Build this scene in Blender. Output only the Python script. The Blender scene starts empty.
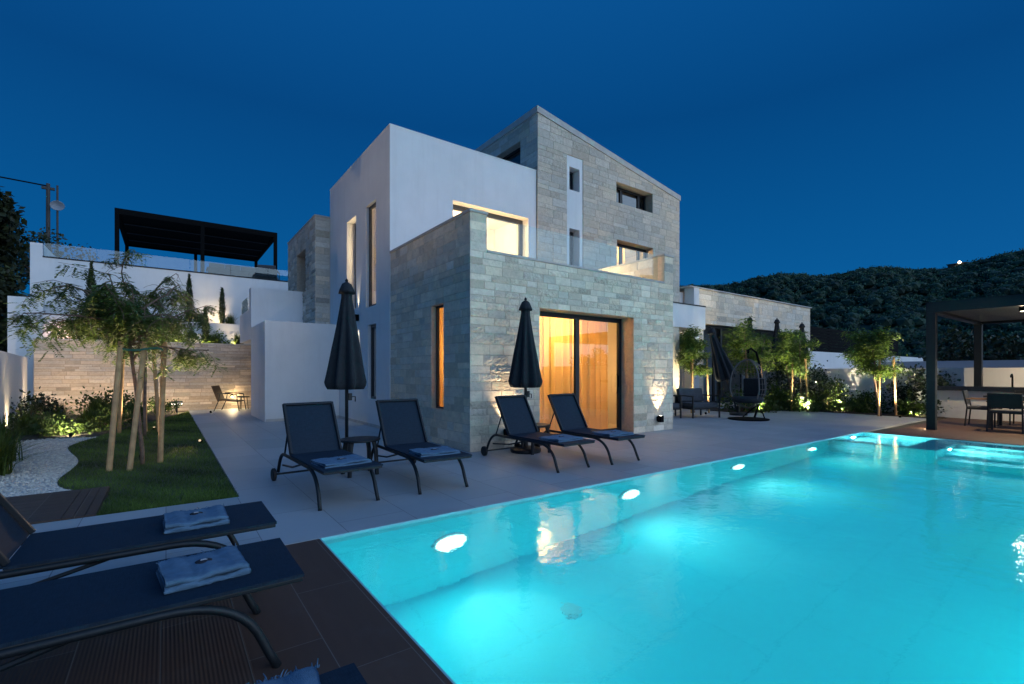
import bpy, bmesh, math, random
import numpy as np
from mathutils import Vector, Matrix
rnd = random.Random(7)
rng = np.random.default_rng(11)
PI = math.pi
scene = bpy.context.scene
COL = scene.collection

# ---------------------------------------------------------------- materials
def new_mat(name):
    m = bpy.data.materials.new(name); m.use_nodes = True
    nt = m.node_tree; nt.nodes.clear()
    out = nt.nodes.new('ShaderNodeOutputMaterial')
    return m, nt, out
class N:
    """tiny node helper"""
    def __init__(s, nt): s.nt = nt
    def n(s, t, ins=None, **kw):
        nd = s.nt.nodes.new(t)
        for k, v in kw.items(): setattr(nd, k, v)
        for k, v in (ins or {}).items(): s.set(nd, k, v)
        return nd
    def set(s, nd, k, v):
        sock = nd.inputs[k]
        if isinstance(v, bpy.types.NodeSocket): s.nt.links.new(v, sock)
        else: sock.default_value = v
    def math(s, op, a, b=0.0, clamp=False):
        nd = s.n('ShaderNodeMath', operation=op, use_clamp=clamp); s.set(nd, 0, a); s.set(nd, 1, b); return nd.outputs[0]
    def mix(s, f, a, b, blend='MIX'):
        nd = s.n('ShaderNodeMix', data_type='RGBA', blend_type=blend)
        s.set(nd, 0, f); s.set(nd, 6, a); s.set(nd, 7, b); return nd.outputs[2]
    def noise(s, vec, scale, detail=4.0, rough=.55, out='Fac'):
        nd = s.n('ShaderNodeTexNoise', {'Scale': scale, 'Detail': detail, 'Roughness': rough})
        if vec is not None: s.set(nd, 'Vector', vec)
        return nd.outputs[out]
    def ramp(s, f, stops):
        nd = s.n('ShaderNodeValToRGB'); s.set(nd, 0, f)
        cr = nd.color_ramp
        while len(cr.elements) < len(stops): cr.elements.new(.5)
        for e, (p, c) in zip(cr.elements, stops): e.position = p; e.color = c if len(c) == 4 else (*c, 1)
        return nd.outputs[0]
    def bump(s, h, strength=.3, dist=.01, normal=None):
        nd = s.n('ShaderNodeBump', {'Height': h, 'Strength': strength, 'Distance': dist})
        if normal is not None: s.set(nd, 'Normal', normal)
        return nd.outputs[0]
    def pos(s): return s.n('ShaderNodeNewGeometry').outputs['Position']
    def obj(s): return s.n('ShaderNodeTexCoord').outputs['Object']
    def sep(s, v):
        nd = s.n('ShaderNodeSeparateXYZ'); s.set(nd, 0, v); return nd.outputs
    def comb(s, x, y, z=0.0):
        nd = s.n('ShaderNodeCombineXYZ'); s.set(nd, 0, x); s.set(nd, 1, y); s.set(nd, 2, z); return nd.outputs[0]
    def attr(s, name): return s.n('ShaderNodeAttribute', attribute_name=name).outputs
c4 = lambda c: (c[0], c[1], c[2], 1.0)
def scaled(c, k): return (c[0]*k, c[1]*k, c[2]*k, 1)

def principled(name, col, rough=.6, metal=0.0, var=.0, vscale=6.0, bump=0.0, bscale=60.0, bdist=.004, spec=.5, tone=False, coat=0.0):
    m, nt, out = new_mat(name); h = N(nt)
    b = h.n('ShaderNodeBsdfPrincipled', {'Roughness': rough, 'Metallic': metal, 'Specular IOR Level': spec, 'Coat Weight': coat})
    c = c4(col); p = h.pos()
    if var:
        f = h.noise(p, vscale, 5)
        f = h.ramp(f, [(.3, (0, 0, 0)), (.7, (1, 1, 1))])
        c = h.mix(f, scaled(col, 1-var), scaled(col, 1+var))
        h.set(b, 'Roughness', h.math('ADD', h.math('MULTIPLY', h.noise(p, vscale*2.3, 3), .25), rough-.12))
    if tone:
        c = h.mix(1.0, c, h.attr('tone')[0], 'MULTIPLY')
    h.set(b, 'Base Color', c)
    if bump:
        h.set(b, 'Normal', h.bump(h.noise(p, bscale, 6), bump, bdist))
    nt.links.new(b.outputs[0], out.inputs[0])
    return m

def stone_mat(name, col, scale=1.0, rock=1.0):
    m, nt, out = new_mat(name); h = N(nt)
    p = h.pos(); a = h.attr('tone')
    b = h.n('ShaderNodeBsdfPrincipled', {'Roughness': .85, 'Specular IOR Level': .25})
    st = h.n('ShaderNodeMapping', {'Scale': (4.5*scale, 4.5*scale, 6.5*scale)}); h.set(st, 0, p)
    n1 = h.noise(st.outputs[0], 1.6, 6, .65); n2 = h.noise(p, 22, 5, .7); n3 = h.noise(p, .55, 3)
    c = h.mix(h.ramp(n1, [(.32, (0, 0, 0)), (.68, (1, 1, 1))]), scaled(col, .86), scaled(col, 1.12))
    c = h.mix(h.math('MULTIPLY', h.ramp(n2, [(.52, (0, 0, 0)), (.66, (1, 1, 1))]), .35), c, scaled((col[0]*.9, col[1]*.8, col[2]*.7), .55))
    c = h.mix(h.math('MULTIPLY', n3, .35), c, scaled(col, .8))
    c = h.mix(1.0, c, a[0], 'MULTIPLY')
    h.set(b, 'Base Color', c)
    hgt = h.math('ADD', h.math('MULTIPLY', h.noise(p, 7, 6, .6), 1.0), h.math('MULTIPLY', h.noise(st.outputs[0], 5, 4, .6), .6))
    rock_s = h.math('ADD', h.math('MULTIPLY', a[3], .9*rock), .16)
    nd = h.n('ShaderNodeBump', {'Height': hgt, 'Distance': .06}); h.set(nd, 'Strength', rock_s)
    h.set(b, 'Normal', h.bump(n2, .3, .006, nd.outputs[0]))
    nt.links.new(b.outputs[0], out.inputs[0])
    return m

def foliage_mat(name, col, trans=.3, rough=.55):
    m, nt, out = new_mat(name); h = N(nt)
    a = h.attr('tone')
    c = h.mix(1.0, c4(col), a[0], 'MULTIPLY')
    b = h.n('ShaderNodeBsdfPrincipled', {'Roughness': rough, 'Specular IOR Level': .35, 'Base Color': c})
    t = h.n('ShaderNodeBsdfTranslucent'); h.set(t, 0, h.mix(1.0, c, (1.3, 1.25, .6, 1), 'MULTIPLY'))
    mx = h.n('ShaderNodeMixShader', {0: trans}); h.set(mx, 1, b.outputs[0]); h.set(mx, 2, t.outputs[0])
    nt.links.new(mx.outputs[0], out.inputs[0])
    return m

def emit_mat(name, col, s):
    m, nt, out = new_mat(name); h = N(nt)
    e = h.n('ShaderNodeEmission', {'Color': c4(col), 'Strength': s})
    nt.links.new(e.outputs[0], out.inputs[0]); return m

def glass_mat(name, tint=(.9, .95, .95), boost=0.0, rough=0.0, k=1.8):
    m, nt, out = new_mat(name); h = N(nt)
    f = h.n('ShaderNodeLayerWeight', {'Blend': .5}).outputs['Facing']
    f = h.math('ADD', .04, h.math('MULTIPLY', .96, h.math('POWER', f, 5.0)))
    f = h.math('ADD', h.math('MULTIPLY', f, k), boost, True)
    t = h.n('ShaderNodeBsdfTransparent', {'Color': c4(tint)})
    g = h.n('ShaderNodeBsdfGlossy', {'Color': (.95, .97, 1, 1), 'Roughness': rough})
    mx = h.n('ShaderNodeMixShader'); h.set(mx, 0, f); h.set(mx, 1, t.outputs[0]); h.set(mx, 2, g.outputs[0])
    nt.links.new(mx.outputs[0], out.inputs[0]); return m

M = {}
def plaster_mat():
    m, nt, out = new_mat('white_render'); h = N(nt); p = h.pos()
    st = h.n('ShaderNodeMapping', {'Scale': (2.2, 2.2, .22)}); h.set(st, 0, p)
    z = h.sep(p)[2]
    c = h.mix(h.ramp(h.noise(p, .9, 5, .6), [(.35, (0, 0, 0)), (.7, (1, 1, 1))]), (.78, .775, .76, 1), (.70, .70, .69, 1))
    c = h.mix(h.math('MULTIPLY', h.ramp(h.noise(st.outputs[0], 2.2, 5, .65), [(.5, (0, 0, 0)), (.78, (1, 1, 1))]), .28), c, (.55, .54, .52, 1))
    base = h.math('MULTIPLY', h.math('SUBTRACT', .35, z, True), h.noise(p, 3.5, 4, .7))
    c = h.mix(base, c, (.38, .36, .33, 1))
    b = h.n('ShaderNodeBsdfPrincipled', {'Roughness': .9, 'Specular IOR Level': .2}); h.set(b, 'Base Color', c)
    h.set(b, 'Normal', h.bump(h.noise(p, 90, 5, .6), .12, .003, h.bump(h.noise(p, 2.6, 3, .5), .16, .03)))
    nt.links.new(b.outputs[0], out.inputs[0]); return m
M['plaster'] = plaster_mat()
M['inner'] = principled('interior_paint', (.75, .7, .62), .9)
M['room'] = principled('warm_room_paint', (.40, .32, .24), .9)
M['stone'] = stone_mat('ashlar_limestone', (.77, .655, .51))
M['tower_stone'] = stone_mat('tower_limestone', (.62, .54, .44), 1.3, .5)
M['plank_stone'] = stone_mat('travertine_planks', (.55, .465, .375), 1.2, .35)
M['coping'] = principled('coping_stone', (.46, .44, .41), .8, var=.12, vscale=5, bump=.2)
M['dark'] = principled('anthracite_powder_coat', (.010, .0135, .017), .5, var=.12, vscale=12, spec=.35)
M['black'] = principled('black_metal', (.003, .0035, .004), .85, spec=.1)
M['frame'] = principled('grey_window_frame', (.035, .042, .05), .4)
M['fabric_dark'] = principled('dark_canvas', (.012, .017, .022), .9, var=.2, vscale=14, bump=.3, bscale=400, bdist=.001)
M['cushion'] = principled('grey_cushion', (.07, .075, .085), .95, var=.15, vscale=12, bump=.3, bscale=300, bdist=.002)
M['cushion_light'] = principled('pale_green_cushion', (.22, .32, .29), .95, var=.1)
M['towel'] = principled('terry_towel', (.095, .18, .27), .97, var=.14, vscale=24, bump=.9, bscale=260, bdist=.006)
M['badge'] = principled('dark_embroidery', (.01, .012, .02), .8)
M['thread'] = principled('pale_embroidery_thread', (.4, .43, .48), .8)
M['rubber'] = principled('black_rubber', (.008, .008, .009), .7)
M['stake'] = principled('timber_stake', (.44, .265, .12), .75, var=.25, vscale=8, bump=.3, bscale=40)
M['bark'] = principled('tree_bark', (.15, .10, .07), .9, var=.35, vscale=14, bump=.8, bscale=45, bdist=.01)
M['rattan'] = principled('grey_rattan', (.13, .125, .12), .7)
M['teak'] = principled('teak_slats', (.20, .115, .06), .6, var=.2, vscale=9)
M['tie'] = principled('green_tree_tie', (.02, .12, .09), .7)
M['brown_weave'] = principled('brown_woven_fabric', (.06, .034, .02), .8, var=.2, vscale=30)
M['soil'] = principled('garden_soil', (.045, .033, .024), .95, var=.3, vscale=9, bump=.7, bscale=30, bdist=.02)
M['earth'] = principled('dry_earth', (.07, .07, .05), .95, var=.3, vscale=.3)
M['lawn_base'] = principled('lawn_soil', (.025, .042, .012), .95, var=.35, vscale=7, bump=.6, bscale=50, bdist=.02)
M['hill'] = principled('hill_scrub', (.03, .05, .03), .95, var=.4, vscale=.05)
M['dish'] = principled('dish_grey', (.36, .39, .43), .5)
M['pole'] = principled('weathered_pole', (.06, .055, .05), .8)
M['steel'] = principled('brushed_steel', (.45, .46, .48), .3, metal=1.0)
M['counter'] = principled('dark_counter_stone', (.02, .023, .028), .25)
M['rail_white'] = principled('white_ceramic', (.7, .7, .68), .4)
M['louvre'] = principled('pergola_louvre', (.055, .055, .055), .6)
M['red_tone'] = principled('terracotta_soffit', (.30, .16, .11), .8)
M['grass'] = foliage_mat('grass_blades', (.10, .165, .034), .3)
M['pepper_leaf'] = foliage_mat('pepper_tree_leaves', (.09, .14, .042), .4)
M['olive_leaf'] = foliage_mat('young_tree_leaves', (.10, .165, .036), .4)
M['shrub_leaf'] = foliage_mat('shrub_leaves', (.05, .09, .022), .3)
M['glossy_leaf'] = foliage_mat('dark_glossy_leaves', (.022, .038, .018), .1, .35)
M['grass_leaf'] = foliage_mat('ornamental_grass', (.07, .105, .022), .35)
M['cypress_leaf'] = foliage_mat('cypress_leaves', (.03, .05, .016), .2)
M['dark_leaf'] = foliage_mat('dark_tree_leaves', (.035, .045, .018), .15)
M['forest_leaf'] = foliage_mat('forest_leaves', (.06, .125, .075), .1, .8)
M['glass'] = glass_mat('balustrade_glass', (.84, .92, .93), .0, k=.9)
M['pane'] = glass_mat('window_glass', (.92, .94, .92), .0)
M['pane_dark'] = glass_mat('dark_window_glass', (.40, .45, .5), .03)
M['warm_lens'] = emit_mat('warm_lamp_lens', (1, .78, .45), 14)
M['white_lens'] = emit_mat('neutral_lamp_lens', (1, .9, .72), 8)
M['pool_glare'] = emit_mat('pool_lamp_glare', (.55, .97, 1), 3.0)  # weak glowing disc stands in for the glare round each pool lamp
M['dim_lens'] = emit_mat('hooded_lamp_lens', (1, .78, .45), .8)
M['pool_lens'] = emit_mat('pool_lamp_lens', (.72, .97, 1), 20)

def curtain_mat():
    m, nt, out = new_mat('sheer_curtain'); h = N(nt)
    d = h.n('ShaderNodeBsdfDiffuse', {'Color': (.80, .55, .24, 1)})
    t = h.n('ShaderNodeBsdfTranslucent', {'Color': (.88, .58, .20, 1)})
    tr = h.n('ShaderNodeBsdfTransparent', {'Color': (1, .88, .66, 1)})
    a = h.n('ShaderNodeMixShader', {0: .65}); h.set(a, 1, d.outputs[0]); h.set(a, 2, t.outputs[0])
    lw = h.n('ShaderNodeLayerWeight', {'Blend': .5}).outputs['Facing']     # a sheer weave closes up when seen along its folds
    b = h.n('ShaderNodeMixShader'); h.set(b, 0, h.math('MULTIPLY', h.math('SUBTRACT', 1.0, lw), .24)); h.set(b, 1, a.outputs[0]); h.set(b, 2, tr.outputs[0])
    nt.links.new(b.outputs[0], out.inputs[0]); return m
M['curtain'] = curtain_mat()

def paving_mat():
    m, nt, out = new_mat('porcelain_paving'); h = N(nt)
    p = h.pos(); x, y, z = h.sep(p)
    br = h.n('ShaderNodeTexBrick', {'Vector': h.comb(y, x), 'Color1': (.30, .325, .335, 1), 'Color2': (.39, .41, .42, 1), 'Mortar': (.10, .105, .11, 1), 'Scale': 1.0,
              'Mortar Size': .0035, 'Mortar Smooth': .2, 'Bias': 0.0, 'Brick Width': 1.2, 'Row Height': .6}, offset=.5)
    st = h.n('ShaderNodeMapping', {'Scale': (1.2, 4.5, 1)}); h.set(st, 0, p)
    n = h.noise(st.outputs[0], 1.5, 6, .6)
    c = h.mix(h.ramp(n, [(.35, (0, 0, 0)), (.65, (1, 1, 1))]), br.outputs[0], (.38, .395, .405, 1))
    c = h.mix(.4, br.outputs[0], c)
    n2 = h.noise(p, .8, 4, .6)
    c = h.mix(h.math('MULTIPLY', h.ramp(n2, [(.5, (0, 0, 0)), (.75, (1, 1, 1))]), .3), c, (.20, .21, .22, 1))
    b = h.n('ShaderNodeBsdfPrincipled', {'Specular IOR Level': .35}); h.set(b, 'Base Color', c)
    h.set(b, 'Roughness', h.math('ADD', h.math('MULTIPLY', n, .22), .42))
    h.set(b, 'Normal', h.bump(br.outputs[1], -.35, .004, h.bump(h.noise(p, 120, 4), .06, .002)))
    nt.links.new(b.outputs[0], out.inputs[0]); return m
M['paving'] = paving_mat()

def deck_mat(name='brown_ribbed_deck', ribs=True, base=(.105, .056, .038)):
    m, nt, out = new_mat(name); h = N(nt)
    p = h.pos(); x, y, z = h.sep(p)
    br = h.n('ShaderNodeTexBrick', {'Vector': h.comb(h.math('ADD', y, .27), h.math('ADD', x, .02)), 'Color1': scaled(base, .85), 'Color2': scaled(base, 1.15), 'Mortar': scaled((.20, .165, .14), 1), 'Scale': 1.0,
              'Mortar Size': .0025, 'Mortar Smooth': .2, 'Bias': 0.0, 'Brick Width': .9, 'Row Height': .32}, offset=.37)
    st = h.n('ShaderNodeMapping', {'Scale': (9, 1, 1)}); h.set(st, 0, p)
    n = h.noise(st.outputs[0], 2.0, 5, .6)
    c = h.mix(h.math('MULTIPLY', n, .6), br.outputs[0], scaled(base, .55))
    c = h.mix(h.math('MULTIPLY', h.ramp(h.noise(p, 3.1, 5, .65), [(.55, (0, 0, 0)), (.72, (1, 1, 1))]), .25), c, (.11, .09, .08, 1))
    b = h.n('ShaderNodeBsdfPrincipled', {'Specular IOR Level': .3, 'Roughness': .6}); h.set(b, 'Base Color', c)
    nrm = h.bump(br.outputs[1], -.5, .004)
    if ribs:
        wv = h.math('MULTIPLY', h.math('SINE', h.math('MULTIPLY', x, 2*PI/.0165)), h.math('ADD', h.math('LESS_THAN', x, .31), h.math('GREATER_THAN', x, 5.0)))
        nrm = h.bump(wv, .32, .003, nrm)
    h.set(b, 'Normal', nrm)
    nt.links.new(b.outputs[0], out.inputs[0]); return m
M['deck'] = deck_mat()
M['deck_warm'] = deck_mat('warm_timber_deck', True, (.105, .06, .04))

def gravel_mat():
    m, nt, out = new_mat('white_gravel'); h = N(nt); p = h.pos()
    v = h.n('ShaderNodeTexVoronoi', {'Vector': p, 'Scale': 42.0})
    c = h.mix(h.math('MULTIPLY', h.sep(v.outputs['Color'])[0], 1.0), (.33, .31, .28, 1), (.62, .60, .56, 1))
    b = h.n('ShaderNodeBsdfPrincipled', {'Roughness': .85}); h.set(b, 'Base Color', c)
    h.set(b, 'Normal', h.bump(v.outputs['Distance'], -.9, .02))
    nt.links.new(b.outputs[0], out.inputs[0]); return m
M['gravel'] = gravel_mat()
M['pebble'] = principled('white_pebbles', (.52, .50, .46), .8, tone=True)

def pool_mat():
    m, nt, out = new_mat('aqua_pool_tiles'); h = N(nt); p = h.pos(); x, y, z = h.sep(p)
    br = h.n('ShaderNodeTexBrick', {'Vector': h.comb(h.math('ADD', x, h.math('MULTIPLY', z, .7)), h.math('ADD', y, h.math('MULTIPLY', z, .7))),
        'Color1': (.17, .70, .74, 1), 'Color2': (.175, .715, .755, 1), 'Mortar': (.14, .62, .67, 1), 'Scale': 1.0, 'Mortar Size': .006, 'Mortar Smooth': .3, 'Bias': 0.0, 'Brick Width': 1.2, 'Row Height': .6}, offset=.5)
    n = h.noise(p, .9, 4, .6)
    c = h.mix(h.math('MULTIPLY', n, .35), br.outputs[0], (.15, .65, .70, 1))
    b = h.n('ShaderNodeBsdfPrincipled', {'Roughness': .7, 'Specular IOR Level': .1}); h.set(b, 'Base Color', c)
    nt.links.new(b.outputs[0], out.inputs[0]); return m
M['pool'] = pool_mat()
M['pool_rim'] = principled('pale_pool_rim', (.28, .55, .58), .4)

def water_mat():
    m, nt, out = new_mat('pool_water'); h = N(nt); p = h.pos()
    w = h.math('ADD', h.noise(p, 2.2, 3, .5), h.math('MULTIPLY', h.noise(p, 13.0, 3, .6), .20))
    nrm = h.bump(w, .17, .055)
    g = h.n('ShaderNodeBsdfGlass', {'Color': (.90, .985, 1, 1), 'Roughness': 0.0, 'IOR': 1.333}); h.set(g, 'Normal', nrm)
    nt.links.new(g.outputs[0], out.inputs[0]); return m
M['water'] = water_mat()

def sling_mat():
    m, nt, out = new_mat('navy_mesh_sling'); h = N(nt)
    p = h.obj(); x, y, z = h.sep(p)
    a = h.noise(h.n('ShaderNodeMapping', {'Scale': (6, 160, 6), 'Vector': p}).outputs[0], 3, 3, .6)
    b2 = h.noise(h.n('ShaderNodeMapping', {'Scale': (160, 6, 6), 'Vector': p}).outputs[0], 3, 3, .6)
    w = h.math('MULTIPLY', h.math('ADD', a, b2), .5)
    c = h.mix(h.ramp(w, [(.38, (0, 0, 0)), (.62, (1, 1, 1))]), (.003, .011, .023, 1), (.010, .028, .050, 1))
    b = h.n('ShaderNodeBsdfPrincipled', {'Roughness': .75, 'Specular IOR Level': .3}); h.set(b, 'Base Color', c)
    h.set(b, 'Normal', h.bump(w, .35, .002))
    nt.links.new(b.outputs[0], out.inputs[0]); return m
M['sling'] = sling_mat()

# ---------------------------------------------------------------- geometry helpers
class MB:
    def __init__(s): s.v = []; s.f = []; s.t = []
    def face(s, pts, tone=(1, 1, 1, 0)):
        i = len(s.v); s.v += [tuple(p) for p in pts]; s.f.append(tuple(range(i, i+len(pts)))); s.t.append(tone)
    def box(s, x0, y0, z0, x1, y1, z1, tone=(1, 1, 1, 0), mat=None):
        if x0 > x1: x0, x1 = x1, x0
        if y0 > y1: y0, y1 = y1, y0
        if z0 > z1: z0, z1 = z1, z0
        c = [Vector(q) for q in ((x0, y0, z0), (x1, y0, z0), (x1, y1, z0), (x0, y1, z0), (x0, y0, z1), (x1, y0, z1), (x1, y1, z1), (x0, y1, z1))]
        if mat is not None: c = [mat @ q for q in c]
        i = len(s.v); s.v += [tuple(q) for q in c]
        for f in ((0, 3, 2, 1), (4, 5, 6, 7), (0, 1, 5, 4), (1, 2, 6, 5), (2, 3, 7, 6), (3, 0, 4, 7)):
            s.f.append(tuple(i+k for k in f)); s.t.append(tone)
        return s
    def tube(s, pts, r, seg=8, tone=(1, 1, 1, 0), cap=True, flat=1.0):
        pts = [Vector(p) for p in pts]; n = len(pts)
        rs = r if isinstance(r, (list, tuple)) else [r]*n
        rings = []; prev = None
        for k in range(n):
            d = (pts[min(k+1, n-1)]-pts[max(k-1, 0)])
            if d.length < 1e-9: d = Vector((0, 0, 1))
            d.normalize()
            if prev is None:
                a = d.cross(Vector((0, 0, 1)))
                if a.length < .05: a = d.cross(Vector((0, 1, 0)))
                a.normalize()
            else:
                a = prev-d*prev.dot(d)
                if a.length < 1e-6: a = d.orthogonal()
                a.normalize()
            prev = a; b = d.cross(a)
            i = len(s.v)
            for q in range(seg):
                t = 2*PI*q/seg
                s.v.append(tuple(pts[k]+(a*math.cos(t)+b*math.sin(t)*flat)*rs[k]))
            rings.append(i)
        for k in range(n-1):
            for q in range(seg):
                s.f.append((rings[k]+q, rings[k]+(q+1) % seg, rings[k+1]+(q+1) % seg, rings[k+1]+q)); s.t.append(tone)
        if cap:
            s.f.append(tuple(rings[0]+q for q in reversed(range(seg)))); s.t.append(tone)
            s.f.append(tuple(rings[-1]+q for q in range(seg))); s.t.append(tone)
        return s
    def lathe(s, prof, c=(0, 0, 0), seg=24, rf=None, tone=(1, 1, 1, 0), cap=True):
        rings = []
        for (r, z) in prof:
            i = len(s.v)
            for q in range(seg):
                t = 2*PI*q/seg; k = rf(t, z) if rf else 1
                s.v.append((c[0]+r*k*math.cos(t), c[1]+r*k*math.sin(t), c[2]+z))
            rings.append(i)
        for k in range(len(prof)-1):
            for q in range(seg):
                s.f.append((rings[k]+q, rings[k]+(q+1) % seg, rings[k+1]+(q+1) % seg, rings[k+1]+q)); s.t.append(tone)
        if cap:
            s.f.append(tuple(rings[0]+q for q in reversed(range(seg)))); s.t.append(tone)
            s.f.append(tuple(rings[-1]+q for q in range(seg))); s.t.append(tone)
        return s
    def arrays(s, V, F, T=None):
        i = len(s.v); s.v += [tuple(p) for p in V.tolist()]
        s.f += [tuple(i+k for k in f) for f in F]
        s.t += [tuple(t) for t in T] if T is not None else [(1, 1, 1, 0)]*len(F)
    def build(s, name, mat, parent=None, smooth=False, bevel=0.0, clip=None, world=True, subsurf=0):
        me = bpy.data.meshes.new(name)
        me.from_pydata(s.v, [], s.f)
        at = me.attributes.new('tone', 'FLOAT_COLOR', 'FACE')
        at.data.foreach_set('color', np.array(s.t, dtype=np.float32).ravel())
        if bevel or clip:
            bm = bmesh.new(); bm.from_mesh(me)
            if clip:
                co, no = clip
                bmesh.ops.bisect_plane(bm, geom=bm.verts[:]+bm.edges[:]+bm.faces[:], plane_co=co, plane_no=no, clear_outer=True)
            if bevel:
                bmesh.ops.remove_doubles(bm, verts=bm.verts, dist=1e-5)
                ed = [e for e in bm.edges if len(e.link_faces) == 2 and e.calc_face_angle(0) > .6]
                bmesh.ops.bevel(bm, geom=ed, offset=bevel, segments=2, affect='EDGES', profile=.6)
            bm.to_mesh(me); bm.free()
        me.materials.append(mat)
        if smooth:
            me.polygons.foreach_set('use_smooth', [True]*len(me.polygons))
        o = bpy.data.objects.new(name, me); COL.objects.link(o)
        if parent is not None:
            o.parent = parent
            if world:
                q = parent; loc = Vector((0, 0, 0))
                while q is not None: loc += q.location; q = q.parent
                o.location = -loc
        if subsurf:
            md = o.modifiers.new('Subdivision', 'SUBSURF'); md.levels = subsurf; md.render_levels = subsurf
        return o

def tag(o, label=None, cat=None, group=None, kind=None):
    if label: o['label'] = label
    if cat: o['category'] = cat
    if group: o['group'] = group
    if kind: o['kind'] = kind
    return o
def thing(name, label, cat, loc=(0, 0, 0), rz=0.0, group=None):
    o = bpy.data.objects.new(name, None); COL.objects.link(o)
    o.empty_display_size = .2; o.location = loc; o.rotation_euler = (0, 0, rz)
    return tag(o, label, cat, group)
def structure(o): o['kind'] = 'structure'; return o
def copy_tree(o, parent=None):
    c = o.copy(); COL.objects.link(c)
    if parent is not None: c.parent = parent
    for ch in [q for q in bpy.data.objects if q.parent == o]: copy_tree(ch, c)
    return c
def light(name, kind, loc, energy, col=(1, .72, .4), parent=None, target=None, size=.1, angle=90, blend=.6, spread=180, size_y=None):
    d = bpy.data.lights.new(name, kind); d.energy = energy; d.color = col
    if kind == 'SPOT': d.spot_size = math.radians(angle); d.spot_blend = blend; d.shadow_soft_size = size
    elif kind == 'AREA':
        d.size = size; d.spread = math.radians(spread)
        if size_y: d.shape = 'RECTANGLE'; d.size_y = size_y
        else: d.shape = 'DISK'
    else: d.shadow_soft_size = size
    o = bpy.data.objects.new(name, d); COL.objects.link(o)
    o.location = loc
    if target is not None:
        o.rotation_euler = (Vector(target)-Vector(loc)).to_track_quat('-Z', 'Y').to_euler()
    if parent is not None:
        o.parent = parent; o.location = Vector(loc)-parent.location
    return o
def rects(u0, u1, v0, v1, holes):
    """split a rectangle minus holes into rectangles"""
    vs = sorted({v0, v1, *[min(max(q, v0), v1) for h in holes for q in (h[2], h[3])]})
    out = []
    for a, b in zip(vs, vs[1:]):
        if b-a < 1e-6: continue
        cur = [(u0, u1)]
        for h in holes:
            if h[2] < b-1e-6 and h[3] > a+1e-6:
                nx = []
                for (p, q) in cur:
                    if h[0] > p: nx.append((p, min(q, h[0])))
                    if h[1] < q: nx.append((max(p, h[1]), q))
                cur = [c for c in nx if c[1]-c[0] > 1e-6]
        out += [(p, q, a, b) for p, q in cur]
    return out
def wall_core(mb, axis, c0, c1, u0, u1, v0, v1, holes=(), tone=(.82, .8, .77, .1)):
    for (p, q, a, b) in rects(u0, u1, v0, v1, holes):
        if axis == 'y': mb.box(p, c0, a, q, c1, b, tone)
        else: mb.box(c0, p, a, c1, q, b, tone)
def ashlar(mb, axis, c, n, u0, u1, v0, v1, holes=(), hs=(.14, .2, .27), ws=(.28, .8), seed=1, rocky=.4, var=.16, warm=.06, gap=.0032, proud=.006, rough3d=0.0):
    """random coursed blocks on a wall plane: axis 'y' -> plane y=c with u=x, axis 'x' -> plane x=c with u=y; n = outward sign"""
    r = random.Random(seed)
    brk = sorted({v0, v1, *[min(max(q, v0), v1) for h in holes for q in (h[2], h[3])]})
    courses = []
    for a, b in zip(brk, brk[1:]):
        z = a
        while b-z > 1e-6:
            hh = r.choice(hs)
            if b-z-hh < .09: hh = b-z
            courses.append((z, z+hh)); z += hh
    for (a, b) in courses:
        for (p, q, _, _) in rects(u0, u1, a, b, [h for h in holes if h[2] < b-1e-5 and h[3] > a+1e-5]):
            u = p
            while q-u > 1e-6:
                w = r.uniform(*ws)
                if q-u-w < ws[0]*.6: w = q-u
                t = 1+r.gauss(0, var); t = min(1.4, max(.62, t)); wv = r.uniform(-warm, warm)
                rk = r.uniform(.55, 1) if r.random() < rocky else r.uniform(0, .15)
                tone = (t*(1+wv), t, t*(1-wv*1.3), rk)
                d = proud*r.uniform(.3, 1)
                x0, x1, y0, y1 = u+gap, u+w-gap, a+gap, b-gap
                fr = c+n*d; bk = c-n*.012
                P = (lambda uu, vv, cc: (uu, cc, vv)) if axis == 'y' else (lambda uu, vv, cc: (cc, uu, vv))
                e = .004
                F = [P(x0+e, y0+e, fr), P(x1-e, y0+e, fr), P(x1-e, y1-e, fr), P(x0+e, y1-e, fr)]
                B = [P(x0, y0, bk), P(x1, y0, bk), P(x1, y1, bk), P(x0, y1, bk)]
                if rk > .5 and rough3d:
                    nu, nv_ = max(3, int((x1-x0)/.038)), max(3, int((y1-y0)/.03)); G_ = {}
                    for iu in range(nu+1):
                        for iv in range(nv_+1):
                            ed = iu in (0, nu) or iv in (0, nv_)
                            jx, jy = (0, 0) if ed else (r.gauss(0, .004), r.gauss(0, .0035))
                            G_[iu, iv] = P(x0+e+(x1-x0-2*e)*iu/nu+jx, y0+e+(y1-y0-2*e)*iv/nv_+jy, fr+n*(0 if ed else rk*r.uniform(.0, rough3d)))
                    for iu in range(nu):
                        for iv in range(nv_): mb.face([G_[iu, iv], G_[iu+1, iv], G_[iu+1, iv+1], G_[iu, iv+1]], tone)
                else: mb.face(F, tone)
                for k in range(4): mb.face([B[k], B[(k+1) % 4], F[(k+1) % 4], F[k]], tone)
                u += w
    return mb

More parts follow.
